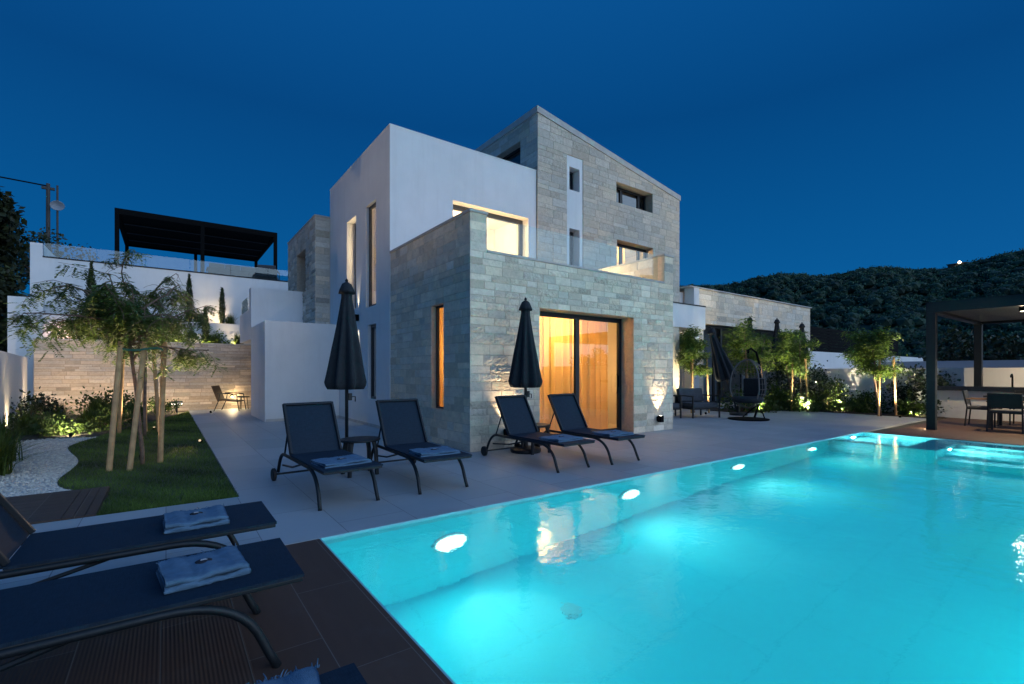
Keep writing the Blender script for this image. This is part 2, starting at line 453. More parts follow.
def leaf_cloud(mb, C, D, L, W, tone, up=None, droop=0.0):
    """numpy arrays: centres, directions, lengths, widths, tones -> diamond quads with a slight fold"""
    n = len(C)
    D = D/np.maximum(np.linalg.norm(D, axis=1, keepdims=True), 1e-6)
    R = rng.normal(size=(n, 3)) if up is None else np.cross(D, up+rng.normal(scale=.35, size=(n, 3)))
    S = R-D*(R*D).sum(1, keepdims=True); S /= np.maximum(np.linalg.norm(S, axis=1, keepdims=True), 1e-6)
    L = L[:, None]; W = W[:, None]
    tip = C+D*L; tip[:, 2] -= droop*L[:, 0]
    V = np.stack([C, C+D*L*.45+S*W, tip, C+D*L*.45-S*W], 1).reshape(-1, 3)
    i0 = len(mb.v)
    mb.v += [tuple(p) for p in V.tolist()]
    mb.f += [(i0+4*k, i0+4*k+1, i0+4*k+2, i0+4*k+3) for k in range(n)]
    mb.t += [(a, a, a*b, 0) for a, b in zip(tone.tolist(), rng.uniform(.7, 1.2, n).tolist())]
def u3(n):
    v = rng.normal(size=(n, 3)); return v/np.linalg.norm(v, axis=1, keepdims=True)

# ---------------------------------------------------------------- camera
F_PX = 476.42
cam_d = bpy.data.cameras.new('camera'); cam = bpy.data.objects.new('camera', cam_d); COL.objects.link(cam)
cam_d.sensor_width = 36; cam_d.lens = F_PX/1024*36; cam_d.shift_y = 30/1024; cam_d.clip_start = .05; cam_d.clip_end = 5000
TH = math.atan2(.58764, .80912)
cam.location = (0, 0, 1.3); cam.rotation_euler = (PI/2, 0, -TH)
scene.camera = cam
FX, FY, RX, RY = math.sin(TH), math.cos(TH), math.cos(TH), -math.sin(TH)
def polar(az, r):     # az in radians to the right of the view axis
    return (r*(math.cos(az)*FX+math.sin(az)*RX), r*(math.cos(az)*FY+math.sin(az)*RY))

# ---------------------------------------------------------------- world, sun
w = bpy.data.worlds.new('World'); scene.world = w; w.use_nodes = True
nt = w.node_tree; nt.nodes.clear(); h = N(nt)
wo = nt.nodes.new('ShaderNodeOutputWorld')
GLOW = Vector((.48, -.87, .10)).normalized()
sky = h.n('ShaderNodeTexSky', sky_type='NISHITA', sun_disc=False, sun_elevation=math.radians(-3.0), sun_rotation=math.atan2(GLOW.x, GLOW.y), altitude=50.0, air_density=1.0, dust_density=1.0, ozone_density=3.0)
d = h.n('ShaderNodeTexCoord').outputs['Generated']
dz = h.sep(d)[2]
base = h.ramp(h.math('MULTIPLY', dz, 1.0, True), [(0.0, (.0, .135, .355)), (.18, (.0, .088, .280)), (.45, (.0, .054, .195)), (1.0, (.005, .115, .38))])
dp = h.n('ShaderNodeVectorMath', operation='DOT_PRODUCT'); h.set(dp, 0, d); dp.inputs[1].default_value = GLOW
gl = h.math('MULTIPLY', 1.36, h.math('POWER', h.math('MAXIMUM', h.math('MULTIPLY', h.math('SUBTRACT', dp.outputs['Value'], .43), 1/.57), 0.0), 1.15))
gcol = h.ramp(h.math('MULTIPLY', dz, 1.0, True), [(0.0, (1.75, 1.70, 1.80)), (.22, (1.30, 1.70, 2.05)), (.65, (.5, .8, 1.35)), (1, (.1, .2, .4))])
glow = h.mix(gl, (0, 0, 0, 1), gcol)
s1 = h.n('ShaderNodeVectorMath', operation='ADD'); h.set(s1, 0, base); h.set(s1, 1, glow)
sk = h.mix(1.0, sky.outputs[0], (.10, .10, .10, 1), 'MULTIPLY')
s2 = h.n('ShaderNodeVectorMath', operation='ADD'); h.set(s2, 0, s1.outputs[0]); h.set(s2, 1, sk)
bg = h.n('ShaderNodeBackground', {'Strength': 1.0}); h.set(bg, 0, s2.outputs[0])
nt.links.new(bg.outputs[0], wo.inputs[0])
sun_d = bpy.data.lights.new('sun', 'SUN'); sun_d.energy = .10; sun_d.angle = math.radians(70); sun_d.color = (.95, .97, 1)
sun = bpy.data.objects.new('sun', sun_d); COL.objects.link(sun)
sun.rotation_euler = (-Vector((GLOW.x, GLOW.y, .35))).to_track_quat('-Z', 'Y').to_euler(); sun.location = (5, -10, 20)

vs = scene.view_settings; vs.view_transform = 'Standard'; vs.look = 'None'; vs.exposure = .14; vs.gamma = 1; vs.use_curve_mapping = False
scene.cycles.use_denoising = True
scene.cycles.max_bounces = 10; scene.cycles.diffuse_bounces = 5; scene.cycles.glossy_bounces = 4; scene.cycles.transmission_bounces = 6; scene.cycles.transparent_max_bounces = 16
scene.cycles.sample_clamp_indirect = 40.0; scene.cycles.caustics_refractive = True; scene.cycles.caustics_reflective = False
scene.cycles.blur_glossy = .5

# ---------------------------------------------------------------- ground, paving, pool
PX0, PX1, PY0, PY1 = .98, 12.24, -.65, 3.89     # pool outline
POOL_Z = -1.55; WATER_Z = -.014
def sheet(name, mat, quads, z, kind='structure'):
    mb = MB()
    for (x0, y0, x1, y1) in quads: mb.face([(x0, y0, z), (x1, y0, z), (x1, y1, z), (x0, y1, z)])
    o = mb.build(name, mat); o['kind'] = kind; return o
B = 2500
sheet('ground', M['earth'], [(-B, PY1+.06, B, B), (-B, -B, B, PY0-.06), (-B, PY0-.06, PX0-.06, PY1+.06), (PX1+.06, PY0-.06, B, PY1+.06)], -.03)
def slab(name, mat, boxes):
    mb = MB()
    for (x0, y0, x1, y1, z) in boxes: mb.box(x0, y0, -.12, x1, y1, z)
    return structure(mb.build(name, mat))
slab('terrace', M['paving'], [(.62, PY1+.012, 26, 19.9, 0), (-8, PY1+.012, .62, 5.69, 0), (-8, -8, 25, PY0-.012, 0)])
slab('deck', M['deck'], [(-8, PY0-.012, PX0-.012, PY1-.002, 0)])
slab('pergola_deck', M['deck_warm'], [(PX1+.012, PY0, 19.0, 3.62, .006)])
slab('lawn', M['lawn_base'], [(-3.4, 5.70, .615, 19.6, -.035)])
# brown timber strip let into the garden
mb = MB()
for k in range(8): mb.box(-4.2, 5.72+k*.163, -.03, -.75, 5.72+k*.163+.157, .012)
for k in range(3): mb.box(-.744+k*.078, 5.72, -.03, -.744+k*.078+.072, 7.02, .012)
structure(mb.build('timber_path', deck_mat('timber_path_boards', False, (.075, .05, .04))))
# gravel bed, curved edge
edge = [(-.75, 7.03), (-.98, 7.35), (-1.08, 7.95), (-1.02, 8.7), (-1.03, 9.5), (-1.28, 10.6), (-1.42, 11.4), (-1.25, 12.3), (-1.1, 12.7)]
def smooth(p, it=3):
    for _ in range(it):
        q = [p[0]]
        for a, b in zip(p, p[1:]): q += [(a[0]*.75+b[0]*.25, a[1]*.75+b[1]*.25), (a[0]*.25+b[0]*.75, a[1]*.25+b[1]*.75)]
        p = q+[p[-1]]
    return p
edge = smooth(edge)
mb = MB(); poly = [(-4.2, 7.03, -.012)]+[(x, y, -.012) for x, y in edge]+[(-2.0, 13.3, -.012), (-4.2, 13.3, -.012)]
mb.face(poly); structure(mb.build('gravel_bed', M['gravel']))
mb = MB(); mb.face([(-3.9, 13.05, -.008), (-1.15, 12.75, -.008), (-.9, 14.5, -.008), (.3, 17.9, -.008), (.3, 19.55, -.008), (-3.9, 19.55, -.008)])
structure(mb.build('planting_soil', M['soil']))
# loose pebbles
def gx(y):
    for (x0, y0), (x1, y1) in zip(edge, edge[1:]):
        if y0 <= y <= y1: return x0+(x1-x0)*(y-y0)/(y1-y0)
    return -1.3
ico = bmesh.new(); bmesh.ops.create_icosphere(ico, subdivisions=1, radius=1)
ICO_V = np.array([v.co[:] for v in ico.verts]); ICO_F = [tuple(v.index for v in f.verts) for f in ico.faces]; ico.free()
mb = MB()
for k in range(3800):
    y = 7.05+5.9*rnd.random()**1.5; x = gx(y)-.02-abs(rnd.gauss(0, 1.1))
    if x < -4: continue
    s = rnd.uniform(.008, .019); t = rnd.uniform(.75, 1.2)
    V = ICO_V*np.array([s*rnd.uniform(.8, 1.3), s*rnd.uniform(.8, 1.3), s*.7])+np.array([x, y, -.008])
    mb.arrays(V, ICO_F, [(t, t*.99, t*.96, 0)]*20)
o = mb.build('pebbles', M['pebble']); o['kind'] = 'stuff'; tag(o, 'loose white pebbles scattered over the curved gravel bed', 'gravel')
# grass blades
mb = MB(); n = 0
XY = []
while len(XY) < 46000:
    y = 5.72+13.6*rnd.random()**1.8; x = rnd.uniform(-1.5, .61)
    if 5.72 < y < 7.04 and x < -.5: continue
    if 7.03 <= y < 12.75 and x < gx(y)+.01: continue
    if y >= 12.75 and x < -1.15+(y-12.75)*.28: continue
    XY.append((x, y))
C = np.array([(x, y, -.036) for x, y in XY]); n = len(C)
D = np.stack([rng.normal(0, .45, n), rng.normal(0, .45, n), np.ones(n)], 1)
big = np.clip((C[:, 1]-5)/8, .6, 1.6)
patch = .8+.35*np.sin(C[:, 0]*3.1+1)*np.sin(C[:, 1]*2.3)+.15*np.sin(C[:, 0]*9+C[:, 1]*7)
leaf_cloud(mb, C, D, rng.uniform(.035, .07, n), rng.uniform(.0025, .0045, n)*big, rng.uniform(.55, 1.4, n)*patch)
o = mb.build('grass', M['grass']); tag(o, 'short mown green lawn grass beside the paved path', 'grass', kind='stuff')

# pool basin with spa tub and steps at the far end
mb = MB()
def inner(x0, x1, y0, y1, z0, z1):      # four walls and floor seen from inside, with thickness
    t = .25
    mb.box(x0-t, y0-t, z0-t, x1+t, y1+t, z0)
    mb.box(x0-t, y1, z0, x1+t, y1+t, z1); mb.box(x0-t, y0-t, z0, x1+t, y0, z1)
    mb.box(x0-t, y0, z0, x0, y1, z1); mb.box(x1, y0, z0, x1+t, y1, z1)
inner(PX0, PX1, PY0, PY1, POOL_Z, -.14)
# spa tub: low walls just under the water, shallow floor
SX, SY = 10.5, 2.3
mb.box(SX, SY, POOL_Z, PX1, PY1, -.62)
mb.box(SX, SY, -.62, SX+.24, PY1, -.12)
mb.box(SX+.24, SY, -.62, PX1, SY+.42, -.12)
# steps
for k, zt in enumerate((-.24, -.5, -.78, -1.05)):
    mb.box(PX1-.43*(k+1), PY0, POOL_Z, PX1-.43*k, SY-.002, zt)
structure(mb.build('pool_basin', M['pool']))
mb = MB()
e = .012
mb.box(PX0-e, PY0-e, -.14, PX0, PY1+e, -.001); mb.box(PX1, PY0-e, -.14, PX1+e, PY1+e, -.001)
mb.box(PX0, PY1, -.14, PX1, PY1+e, -.001); mb.box(PX0, PY0-e, -.14, PX1, PY0, -.001)
structure(mb.build('pool_edge', M['pool_rim']))
mb = MB(); mb.face([(PX0, PY0, WATER_Z), (PX1, PY0, WATER_Z), (PX1, PY1, WATER_Z), (PX0, PY1, WATER_Z)])
structure(mb.build('water', M['water']))
POOL_COL = (.03, 1.0, .97)
def pool_light(x, y, s, z, e, label, big=.16, fl=True):
    """s=-1: on the far wall facing -Y"""
    t = thing('pool_light', label, 'pool light', (x, y, z), 0, 'underwater lights set in the pool wall')
    m1 = MB(); m2 = MB()
    rot = Matrix.Translation((x, y, z)) @ Matrix.Rotation(PI/2 if s < 0 else -PI/2, 4, 'X')
    def add(mb, prof):
        k = len(mb.v); mb.lathe(prof, seg=20)
        mb.v[k:] = [tuple(rot @ Vector(p)) for p in mb.v[k:]]
    add(m1, [(big+.03, 0), (big+.03, .018), (big+.004, .024)]); add(m2, [(big, .0), (big, .026)])
    m1.build('rim', M['rail_white'], t); m2.build('glare_disc', M['pool_glare'], t); m3 = MB(); add(m3, [(big*.42, .02), (big*.42, .029)]); m3.build('lens', M['pool_lens'], t)
    light('pool_lamp', 'AREA', (x, y+s*.05, z), e*(.30 if fl and s < 0 else .66), (POOL_COL if big > .1 else (.75, 1, .97)), t, target=(x, y+s, z-.02), size=.14)
    if fl and s < 0: light('pool_lamp', 'SPOT', (x, y+s*.06, z), e*.24, (1, .80, .72), t, (x+.1, y+s*.76, z-.82), .05, 60, .6)
PE = 52
for x, txt in ((2.12, 'underwater light nearest the dark deck, below the empty paving in front of two loungers'), (4.61, 'underwater light in the pool wall below the pair of loungers by the glass door'),
               (7.11, 'underwater light in the pool wall below the lit stone corner of the villa'), (9.65, 'underwater light in the pool wall just short of the shallow spa tub')):
    pool_light(x, PY1, -1, -.72, PE, txt)
pool_light(11.55, PY1, -1, -.34, 75, 'small underwater light inside the shallow spa tub at the pool corner', .06, False)
pool_light(11.15, 2.3, -1, -.36, 60, 'small underwater light on the side of the spa tub above the pool steps', .05, False)
for x in (2.2, 4.6, 7.0, 9.4):
    pool_light(x, PY0, 1, -.72, PE*.62, 'underwater light in the near long wall of the pool facing the villa')

dn = thing('pool_drain', 'small round drain cover on the pool floor near the first underwater light', 'drain', (2.75, 2.95, POOL_Z))
MB().lathe([(.085, POOL_Z), (.085, POOL_Z+.012), (.06, POOL_Z+.018), (.02, POOL_Z+.02)], (2.75, 2.95, 0), 20).build('cover', M['pool_rim'], dn)
# ---------------------------------------------------------------- villa
V0 = (3.97, 6.62, 0)
villa = thing('villa', 'large modern villa of white render and pale stone blocks with lit windows beside the pool', 'house', V0)
def part(mb, name, mat, **k): return mb.build(name, mat, villa, **k)
DOOR = (5.43, 7.99, .0, 2.45)
SLIT = (7.55, 8.02, .63, 2.52)
# terrace block
mb = MB()
wall_core(mb, 'y', 6.632, 7.06, 3.985, 9.34, 0, 3.28, [DOOR])
wall_core(mb, 'x', 3.985, 4.14, 7.06, 10.015, 0, 3.28, [SLIT]); mb.box(3.985, 7.06, 3.28, 4.30, 10.015, 3.9)
mb.box(3.985, 6.632, 3.28, 4.30, 7.06, 3.9)
mb.box(9.03, 7.06, 0, 9.34, 9.9, 3.9); mb.box(9.03, 6.632, 3.28, 9.34, 7.06, 3.9)
ashlar(mb, 'y', 6.63, -1, 3.97, 9.352, 0, 3.28, [DOOR], seed=3, rough3d=.013, rocky=.5, var=.095, warm=.04, hs=(.11, .13, .15, .18), ws=(.2, .5))
ashlar(mb, 'y', 6.63, -1, 3.97, 4.30, 3.28, 3.9, seed=4); ashlar(mb, 'y', 6.63, -1, 9.03, 9.352, 3.28, 3.9, seed=5)
ashlar(mb, 'x', 3.983, -1, 6.622, 10.018, 0, 3.9, [SLIT], seed=6, rocky=.3, var=.09, hs=(.11, .13, .15, .18), ws=(.2, .5))
ashlar(mb, 'x', 9.342, 1, 6.622, 9.9, 0, 3.9, seed=8)
ashlar(mb, 'x', 9.028, -1, 6.94, 9.9, 3.24, 3.9, seed=9, ws=(.4, 1.0)); ashlar(mb, 'x', 4.302, 1, 6.94, 9.9, 3.24, 3.9, seed=10)
part(mb, 'stone_wall', M['stone'])
mb = MB()
mb.box(4.302, 6.61, 3.28, 9.028, 7.06, 3.32)
mb.box(3.955, 6.605, 3.9, 4.315, 10.01, 3.945); mb.box(9.015, 6.605, 3.9, 9.365, 9.93, 3.945)
part(mb, 'coping', M['coping'], bevel=.006)
mb = MB(); mb.box(4.302, 7.062, 2.9, 9.028, 9.95, 3.22); part(mb, 'terrace_slab', M['paving'])
# room behind the sliding door
mb = MB(); mb.box(4.31, 10.0, .0, 9.02, 10.02, 2.9); mb.box(4.302, 7.062, -.02, 9.028, 10.0, .012); mb.box(9.005, 7.07, .012, 9.028, 9.99, 2.9)
mb.box(4.302, 7.07, .012, 4.32, 7.5, 2.9); mb.box(4.302, 8.8, .012, 4.32, 9.99, 2.9)
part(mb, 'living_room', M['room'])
# sliding door
def win_frame(mb, axis, c0, c1, u0, u1, v0, v1, t=.06, mull=()):
    def bx(p, q, a, b):
        if axis == 'y': mb.box(p, c0, a, q, c1, b)
        else: mb.box(c0, p, a, c1, q, b)
    bx(u0, u0+t, v0, v1); bx(u1-t, u1, v0, v1); bx(u0+t, u1-t, v0, v0+t); bx(u0+t, u1-t, v1-t, v1)
    for m, tt in mull: bx(m-tt/2, m+tt/2, v0+t, v1-t)
def window(axis, c, n, u0, u1, v0, v1, mull=(), t=.055, pane='pane', parent=None, name='window', frame='frame', extra=None):
    par = parent or villa
    mb = MB(); win_frame(mb, axis, c-n*.03, c+n*.03, u0+.002, u1-.002, v0+.002, v1-.002, t, mull)
    f = mb.build(name, M[frame], par)
    edges = [u0+t]+[m for m, _ in sorted(mull)]+[u1-t]; hw = [0]+[tt/2 for _, tt in sorted(mull)]+[0]
    for k in range(len(edges)-1):
        g = MB(); a, b = edges[k]+hw[k], edges[k+1]-hw[k+1]
        P = (lambda u, v: (u, c, v)) if axis == 'y' else (lambda u, v: (c, u, v))
        g.face([P(a, v0+t), P(b, v0+t), P(b, v1-t), P(a, v1-t)])
        g.build('pane', M[pane], f)
    return f
dr = window('y', 6.99, -1, 5.43, 7.99, .002, 2.45, [(6.68, .10)], .09, name='sliding_door', frame='dark')
mb = MB(); mb.tube([(7.80, 6.93, .85), (7.80, 6.90, .88), (7.80, 6.90, 1.22), (7.80, 6.93, 1.25)], .012)
mb.box(7.86, 6.945, .98, 7.895, 6.96, 1.22); mb.build('handle', M['black'], dr)
mb = MB(); mb.box(5.45, 6.60, -.02, 7.97, 6.95, .015); part(mb, 'door_sill', M['coping'])
# slit window
window('x', 4.10, -1, SLIT[0], SLIT[1], SLIT[2], SLIT[3], (), .03, name='window')
# white block
S1, S2, S3 = (12.32, 13.10, 2.95, 5.35), (10.87, 11.56, 2.87, 5.35), (10.87, 11.42, .65, 2.44)
REC = (5.54, 7.82, 3.22, 5.40)
mb = MB()
wall_core(mb, 'y', 10.022, 10.36, 3.97, 8.088, 3.22, 6.72, [REC], (1, 1, 1, 0))
wall_core(mb, 'y', 10.022, 10.36, 3.97, 8.088, 0, 3.22, [], (1, 1, 1, 0))
wall_core(mb, 'x', 3.97, 4.30, 10.36, 14.73, 0, 6.72, [S1, S2, S3], (1, 1, 1, 0))
mb.box(4.30, 14.5, 0, 8.088, 14.73, 6.72)
mb.box(4.30, 10.36, 6.3, 8.088, 14.5, 6.5)
mb.box(3.962, 10.014, 6.72, 8.088, 14.74, 6.75)
part(mb, 'white_wall', M['plaster'])
mb = MB()     # rooms inside, floors and partitions
mb.box(4.301, 10.361, 2.75, 8.08, 14.49, 2.95); mb.box(4.301, 12.0, 2.95, 8.08, 12.1, 6.29); mb.box(8.06, 10.37, 2.96, 8.085, 14.4, 6.28)
mb.box(4.301, 10.361, 5.6, 8.05, 11.99, 5.62); mb.box(4.301, 12.11, 5.6, 8.05, 14.4, 5.62)
mb.box(4.301, 11.5, 0, 8.08, 11.55, 2.7)
part(mb, 'upper_room', M['inner'])
window('y', 10.30, -1, REC[0], REC[1], REC[2], REC[3], [(6.42, .07)], .12)
for s, xx in ((S1, 4.22), (S2, 4.07), (S3, 4.07)): window('x', xx, -1, s[0], s[1], s[2], s[3], (), .06)
# tower with the sloping roofline
TX0, TX1, TZ0, TZ1 = 8.09, 14.43, 8.46, 7.42
slope = (TZ1-TZ0)/(TX1-TX0)
clip = (Vector((TX0, 0, TZ0-.175)), Vector((-slope, 0, 1)).normalized())
STRIP = (9.16, 9.79, 3.22, 7.45); W3 = (11.21, 12.96, 6.53, 7.16); W4 = (11.24, 12.98, 3.22, 5.38)
mb = MB()
wall_core(mb, 'y', 9.972, 10.40, TX0+.012, TX1-.012, 0, 8.6, [STRIP, W3, W4])
TW = (10.75, 11.95, 7.0, 7.83)
wall_core(mb, 'x', TX0+.012, TX0+.35, 10.40, 13.4, 6.0, 8.6, [TW])
mb.box(TX1-.35, 10.40, 0, TX1-.012, 14.0, 8.6); mb.box(TX0+.012, 13.4, 3, TX1-.012, 14.0, 8.6)
ashlar(mb, 'y', 9.97, -1, TX0, TX1, 0, 8.6, [STRIP, W3, W4], seed=21, hs=(.12, .17, .22), ws=(.25, .7), rocky=.45, var=.08, warm=.04)
ashlar(mb, 'x', TX0+.01, -1, 9.972, 13.4, 6.5, 8.6, [TW], seed=22, hs=(.12, .17, .22), rocky=.3, var=.13)
ashlar(mb, 'x', TX1-.01, 1, 9.972, 14.0, 0, 8.6, seed=23, hs=(.12, .17, .22), rocky=.3)
part(mb, 'tower_wall', M['tower_stone'], clip=clip)
mb = MB()
P = lambda x, y, dz: (x, y, TZ0+slope*(x-TX0)+dz)
def slope_box(mb, x0, x1, y0, y1, d0, d1):
    c = [P(x0, y0, d0), P(x1, y0, d0), P(x1, y1, d0), P(x0, y1, d0), P(x0, y0, d1), P(x1, y0, d1), P(x1, y1, d1), P(x0, y1, d1)]
    i = len(mb.v); mb.v += c
    for f in ((0, 3, 2, 1), (4, 5, 6, 7), (0, 1, 5, 4), (1, 2, 6, 5), (2, 3, 7, 6), (3, 0, 4, 7)): mb.f.append(tuple(i+k for k in f)); mb.t.append((1, 1, 1, 0))
slope_box(mb, TX0-.03, TX1+.03, 9.94, 14.03, -.17, .0)
part(mb, 'roof', M['coping'])
mb = MB()     # rendered strip with two niches
wall_core(mb, 'y', 9.99, 10.38, STRIP[0], STRIP[1], STRIP[2], STRIP[3], [(9.27, 9.67, 6.49, 7.14), (9.27, 9.67, 3.22, 5.39)], (1, 1, 1, 0))
part(mb, 'rendered_strip', M['plaster'])
window('y', 10.28, -1, 9.27, 9.67, 6.49, 7.14, (), .05, 'pane_dark'); window('y', 10.28, -1, 9.27, 9.67, 3.22, 5.39, (), .05, 'pane_dark')
window('y', 10.28, -1, W3[0], W3[1], W3[2], W3[3], [(11.75, .12), (12.6, .1)], .07, 'pane_dark', frame='dark')
window('y', 10.28, -1, W4[0], W4[1], W4[2], W4[3], [(11.75, .12), (12.6, .1)], .09, 'pane', frame='dark')
window('x', TX0+.26, -1, TW[0], TW[1], TW[2], TW[3], (), .07, 'pane_dark', frame='dark')
mb = MB(); mb.box(8.45, 12.2, 3.2, 14.1, 12.3, 8.0); mb.box(8.45, 10.41, 3.1, 14.1, 12.2, 3.2); mb.box(8.45, 10.41, 5.6, 14.1, 12.2, 5.75); mb.box(10.6, 10.41, 3.2, 10.65, 12.2, 5.6)
part(mb, 'tower_room', M['inner'])
# glass balustrade on the roof terrace
for k in range(3):
    a = 4.33+k*(4.67/3); b = a+4.67/3-.012
    g = MB(); g.box(a, 6.775, 3.322, b, 6.787, 3.93); part(g, 'balustrade_panel', M['glass'])
# rear stone volume on the left
mb = MB()
RW = (15.95, 17.2, 3.85, 5.19)
wall_core(mb, 'x', 3.56, 3.9, 14.76, 18.3, 2.6, 5.9, [RW]); mb.box(3.9, 14.76, 2.6, 6, 15.0, 5.9); mb.box(3.56, 18.3, 2.6, 6, 18.6, 5.9); mb.box(3.9, 15.0, 5.6, 6, 18.3, 5.8)
ashlar(mb, 'x', 3.556, -1, 14.742, 18.6, 2.6, 5.9, [RW], seed=31, hs=(.1, .15, .2), ws=(.2, .5), rocky=.8, rough3d=.03)
ashlar(mb, 'y', 14.758, -1, 3.545, 3.968, 2.6, 5.9, seed=32, hs=(.1, .15, .2), ws=(.2, .5))
part(mb, 'rear_stone_wall', M['tower_stone'])
mb = MB(); mb.box(3.53, 14.73, 5.9, 6.0, 18.63, 5.94); part(mb, 'coping', M['coping'])
mb = MB(); mb.box(3.82, RW[0]+.002, RW[2]+.002, 3.86, RW[1]-.002, RW[3]-.002); part(mb, 'shutter', M['teak'])
# white side volumes
mb = MB()
mb.box(2.08, 13.8, -.02, 3.968, 16.3, 2.64)
part(mb, 'white_wall', M['plaster'], bevel=.01)
mb = MB(); mb.box(2.085, 16.302, 2.45, 3.553, 16.75, 3.87); mb.box(2.085, 16.302, 2.30, 3.553, 19.0, 2.449); mb.box(2.085, 16.752, 2.45, 2.2, 19.0, 3.25); mb.box(3.3, 16.302, 0, 3.553, 19.58, 2.299)
part(mb, 'side_wing', M['plaster'])
g = MB(); g.box(2.13, 16.76, 3.252, 2.142, 18.95, 3.72); part(g, 'balustrade_panel', M['glass'])
# skirting line
mb = MB(); mb.box(3.955, 10.03, .0, 3.969, 13.79, .07); mb.box(2.10, 13.786, 0, 3.95, 13.799, .07); part(mb, 'skirting', M['coping'])
# balcony and stone pier towards the guest wing
mb = MB()
mb.box(9.36, 9.25, 2.75, 14.85, 9.96, 2.9); mb.box(9.36, 9.25, 2.9, 14.85, 9.37, 3.5)
part(mb, 'balcony', M['plaster'])
mb = MB(); mb.box(9.36, 9.235, 3.5, 14.86, 9.385, 3.54); part(mb, 'handrail', M['dark'])
mb = MB(); mb.box(12.9, 9.3, 0, 13.45, 9.75, 2.748); part(mb, 'pier', M['stone'])

# lamps inside the villa
LR = thing('ceiling_lamp', 'warm lamp glowing behind the curtain of the ground floor sliding door', 'lamp', (6.7, 8.6, 2.8))
mb = MB(); mb.lathe([(.12, 2.84), (.12, 2.898)], (6.7, 8.6, 0)); mb.build('housing', M['rail_white'], LR)
light('room_light', 'POINT', (6.7, 8.05, 2.3), 150, (1, .68, .31), LR, size=.18)
light('room_light', 'POINT', (8.2, 8.1, 1.3), 24, (1, .62, .25), LR, size=.15)  # added fill light without a fixture, for contrast in the curtain folds
light('room_light', 'POINT', (4.8, 8.3, 1.6), 14, (1, .62, .25), LR, size=.15)  # added fill light without a fixture, brightens the curtain behind the slit
UR = thing('ceiling_lamp', 'warm lamp in the upstairs room behind the white terrace window', 'lamp', (6.6, 11.0, 5.5))
mb = MB(); mb.lathe([(.12, 5.55), (.12, 5.598)], (6.6, 11.0, 0)); mb.build('housing', M['rail_white'], UR)
light('room_light', 'POINT', (6.7, 11.1, 5.3), 105, (1, .68, .36), UR, size=.15)
TR = thing('ceiling_lamp', 'warm lamp in the tower room behind the lower terrace window', 'lamp', (12.1, 11.2, 5.5))
mb = MB(); mb.lathe([(.12, 5.54), (.12, 5.598)], (12.1, 11.2, 0)); mb.build('housing', M['rail_white'], TR)
light('room_light', 'POINT', (12.1, 11.0, 5.2), 75, (1, .7, .42), TR, size=.15)
NR = thing('ceiling_lamp', 'warm lamp in the stair room behind the tall narrow side windows', 'lamp', (5.2, 13.0, 5.5))
mb = MB(); mb.lathe([(.1, 5.55), (.1, 5.598)], (5.2, 13.2, 0)); mb.build('housing', M['rail_white'], NR)
light('room_light', 'POINT', (4.75, 12.55, 4.5), 40, (1, .75, .45), NR, size=.1)
# recessed strip above the terrace window and window reveal, step light on the parapet
def fixture_spot(name, label, cat, loc, tgt, e, col=(1, .74, .42), ang=90, lens=.03, group=None, size=.03, blend=.7, lensmat='warm_lens', mount=(0, 0, 0)):
    t = thing(name, label, cat, loc, 0, group)
    dv = (Vector(tgt)-Vector(loc)).normalized()
    q = dv.to_track_quat('Z', 'Y').to_matrix().to_4x4(); mt = Matrix.Translation(loc) @ q
    b = MB(); b.lathe([(lens*1.5, -lens*3), (lens*1.5, 0), (lens*1.15, 0)], seg=14); b.v = [tuple(mt @ Vector(p)) for p in b.v]
    b.build('housing', M['black'], t)
    b = MB(); b.lathe([(lens*1.1, -.01), (lens*1.1, .004)], seg=14); b.v = [tuple(mt @ Vector(p)) for p in b.v]
    b.build('lens', M[lensmat], t)
    light('lamp', 'SPOT', Vector(loc)+dv*.03, e, col, t, tgt, size, ang, blend)
    if cat == 'ceiling spot': light('lamp', 'POINT', Vector(loc)+dv*.06, 6, col, t, size=.04)
    return t
fixture_spot('recessed_lamp', 'small recessed lamp washing the soffit above the upstairs terrace window', 'recessed lamp', (6.6, 10.12, 3.3), (6.6, 10.17, 5.3), 230, col=(1, .66, .32), ang=130)
fixture_spot('step_light', 'low step light washing the right parapet of the roof terrace', 'step light', (8.2, 8.6, 3.28), (9.1, 8.2, 3.6), 150, col=(1, .66, .32), ang=140)
# wall uplights on the stone front
for x, txt in ((8.78, 'black wall uplight right of the sliding door'), (4.66, 'black wall uplight behind the lounger left of the sliding door')):
    t = thing('wall_lamp', txt, 'wall lamp', (x, 6.60, .22), 0, 'black uplights on the stone front')
    b = MB(); b.box(x-.05, 6.49, .20, x+.05, 6.59, .34); b.box(x-.03, 6.59, .22, x+.03, 6.63, .32); b.build('housing', M['black'], t, bevel=.006)
    b = MB(); b.lathe([(.03, .341), (.03, .343)], (x, 6.54, 0), 14); b.build('lens', M['white_lens'], t)
    light('lamp', 'SPOT', (x, 6.50, .36), 95, (1, .78, .50), t, (x, 6.59, 1.6), .015, 78, 1.0)
# up and down lamp on the white side wall
t = thing('wall_lamp', 'small black up and down lamp on the white side wall', 'wall lamp', (3.95, 12.12, 2.62))
b = MB(); b.box(3.87, 12.07, 2.6, 3.968, 12.17, 2.76); b.build('housing', M['black'], t, bevel=.006)
light('lamp', 'SPOT', (3.91, 12.12, 2.79), 45, (1, .82, .55), t, (3.94, 12.12, 5), .012, 34, .7)
light('lamp', 'SPOT', (3.91, 12.12, 2.57), 45, (1, .82, .55), t, (3.93, 12.12, 0), .012, 34, .7)

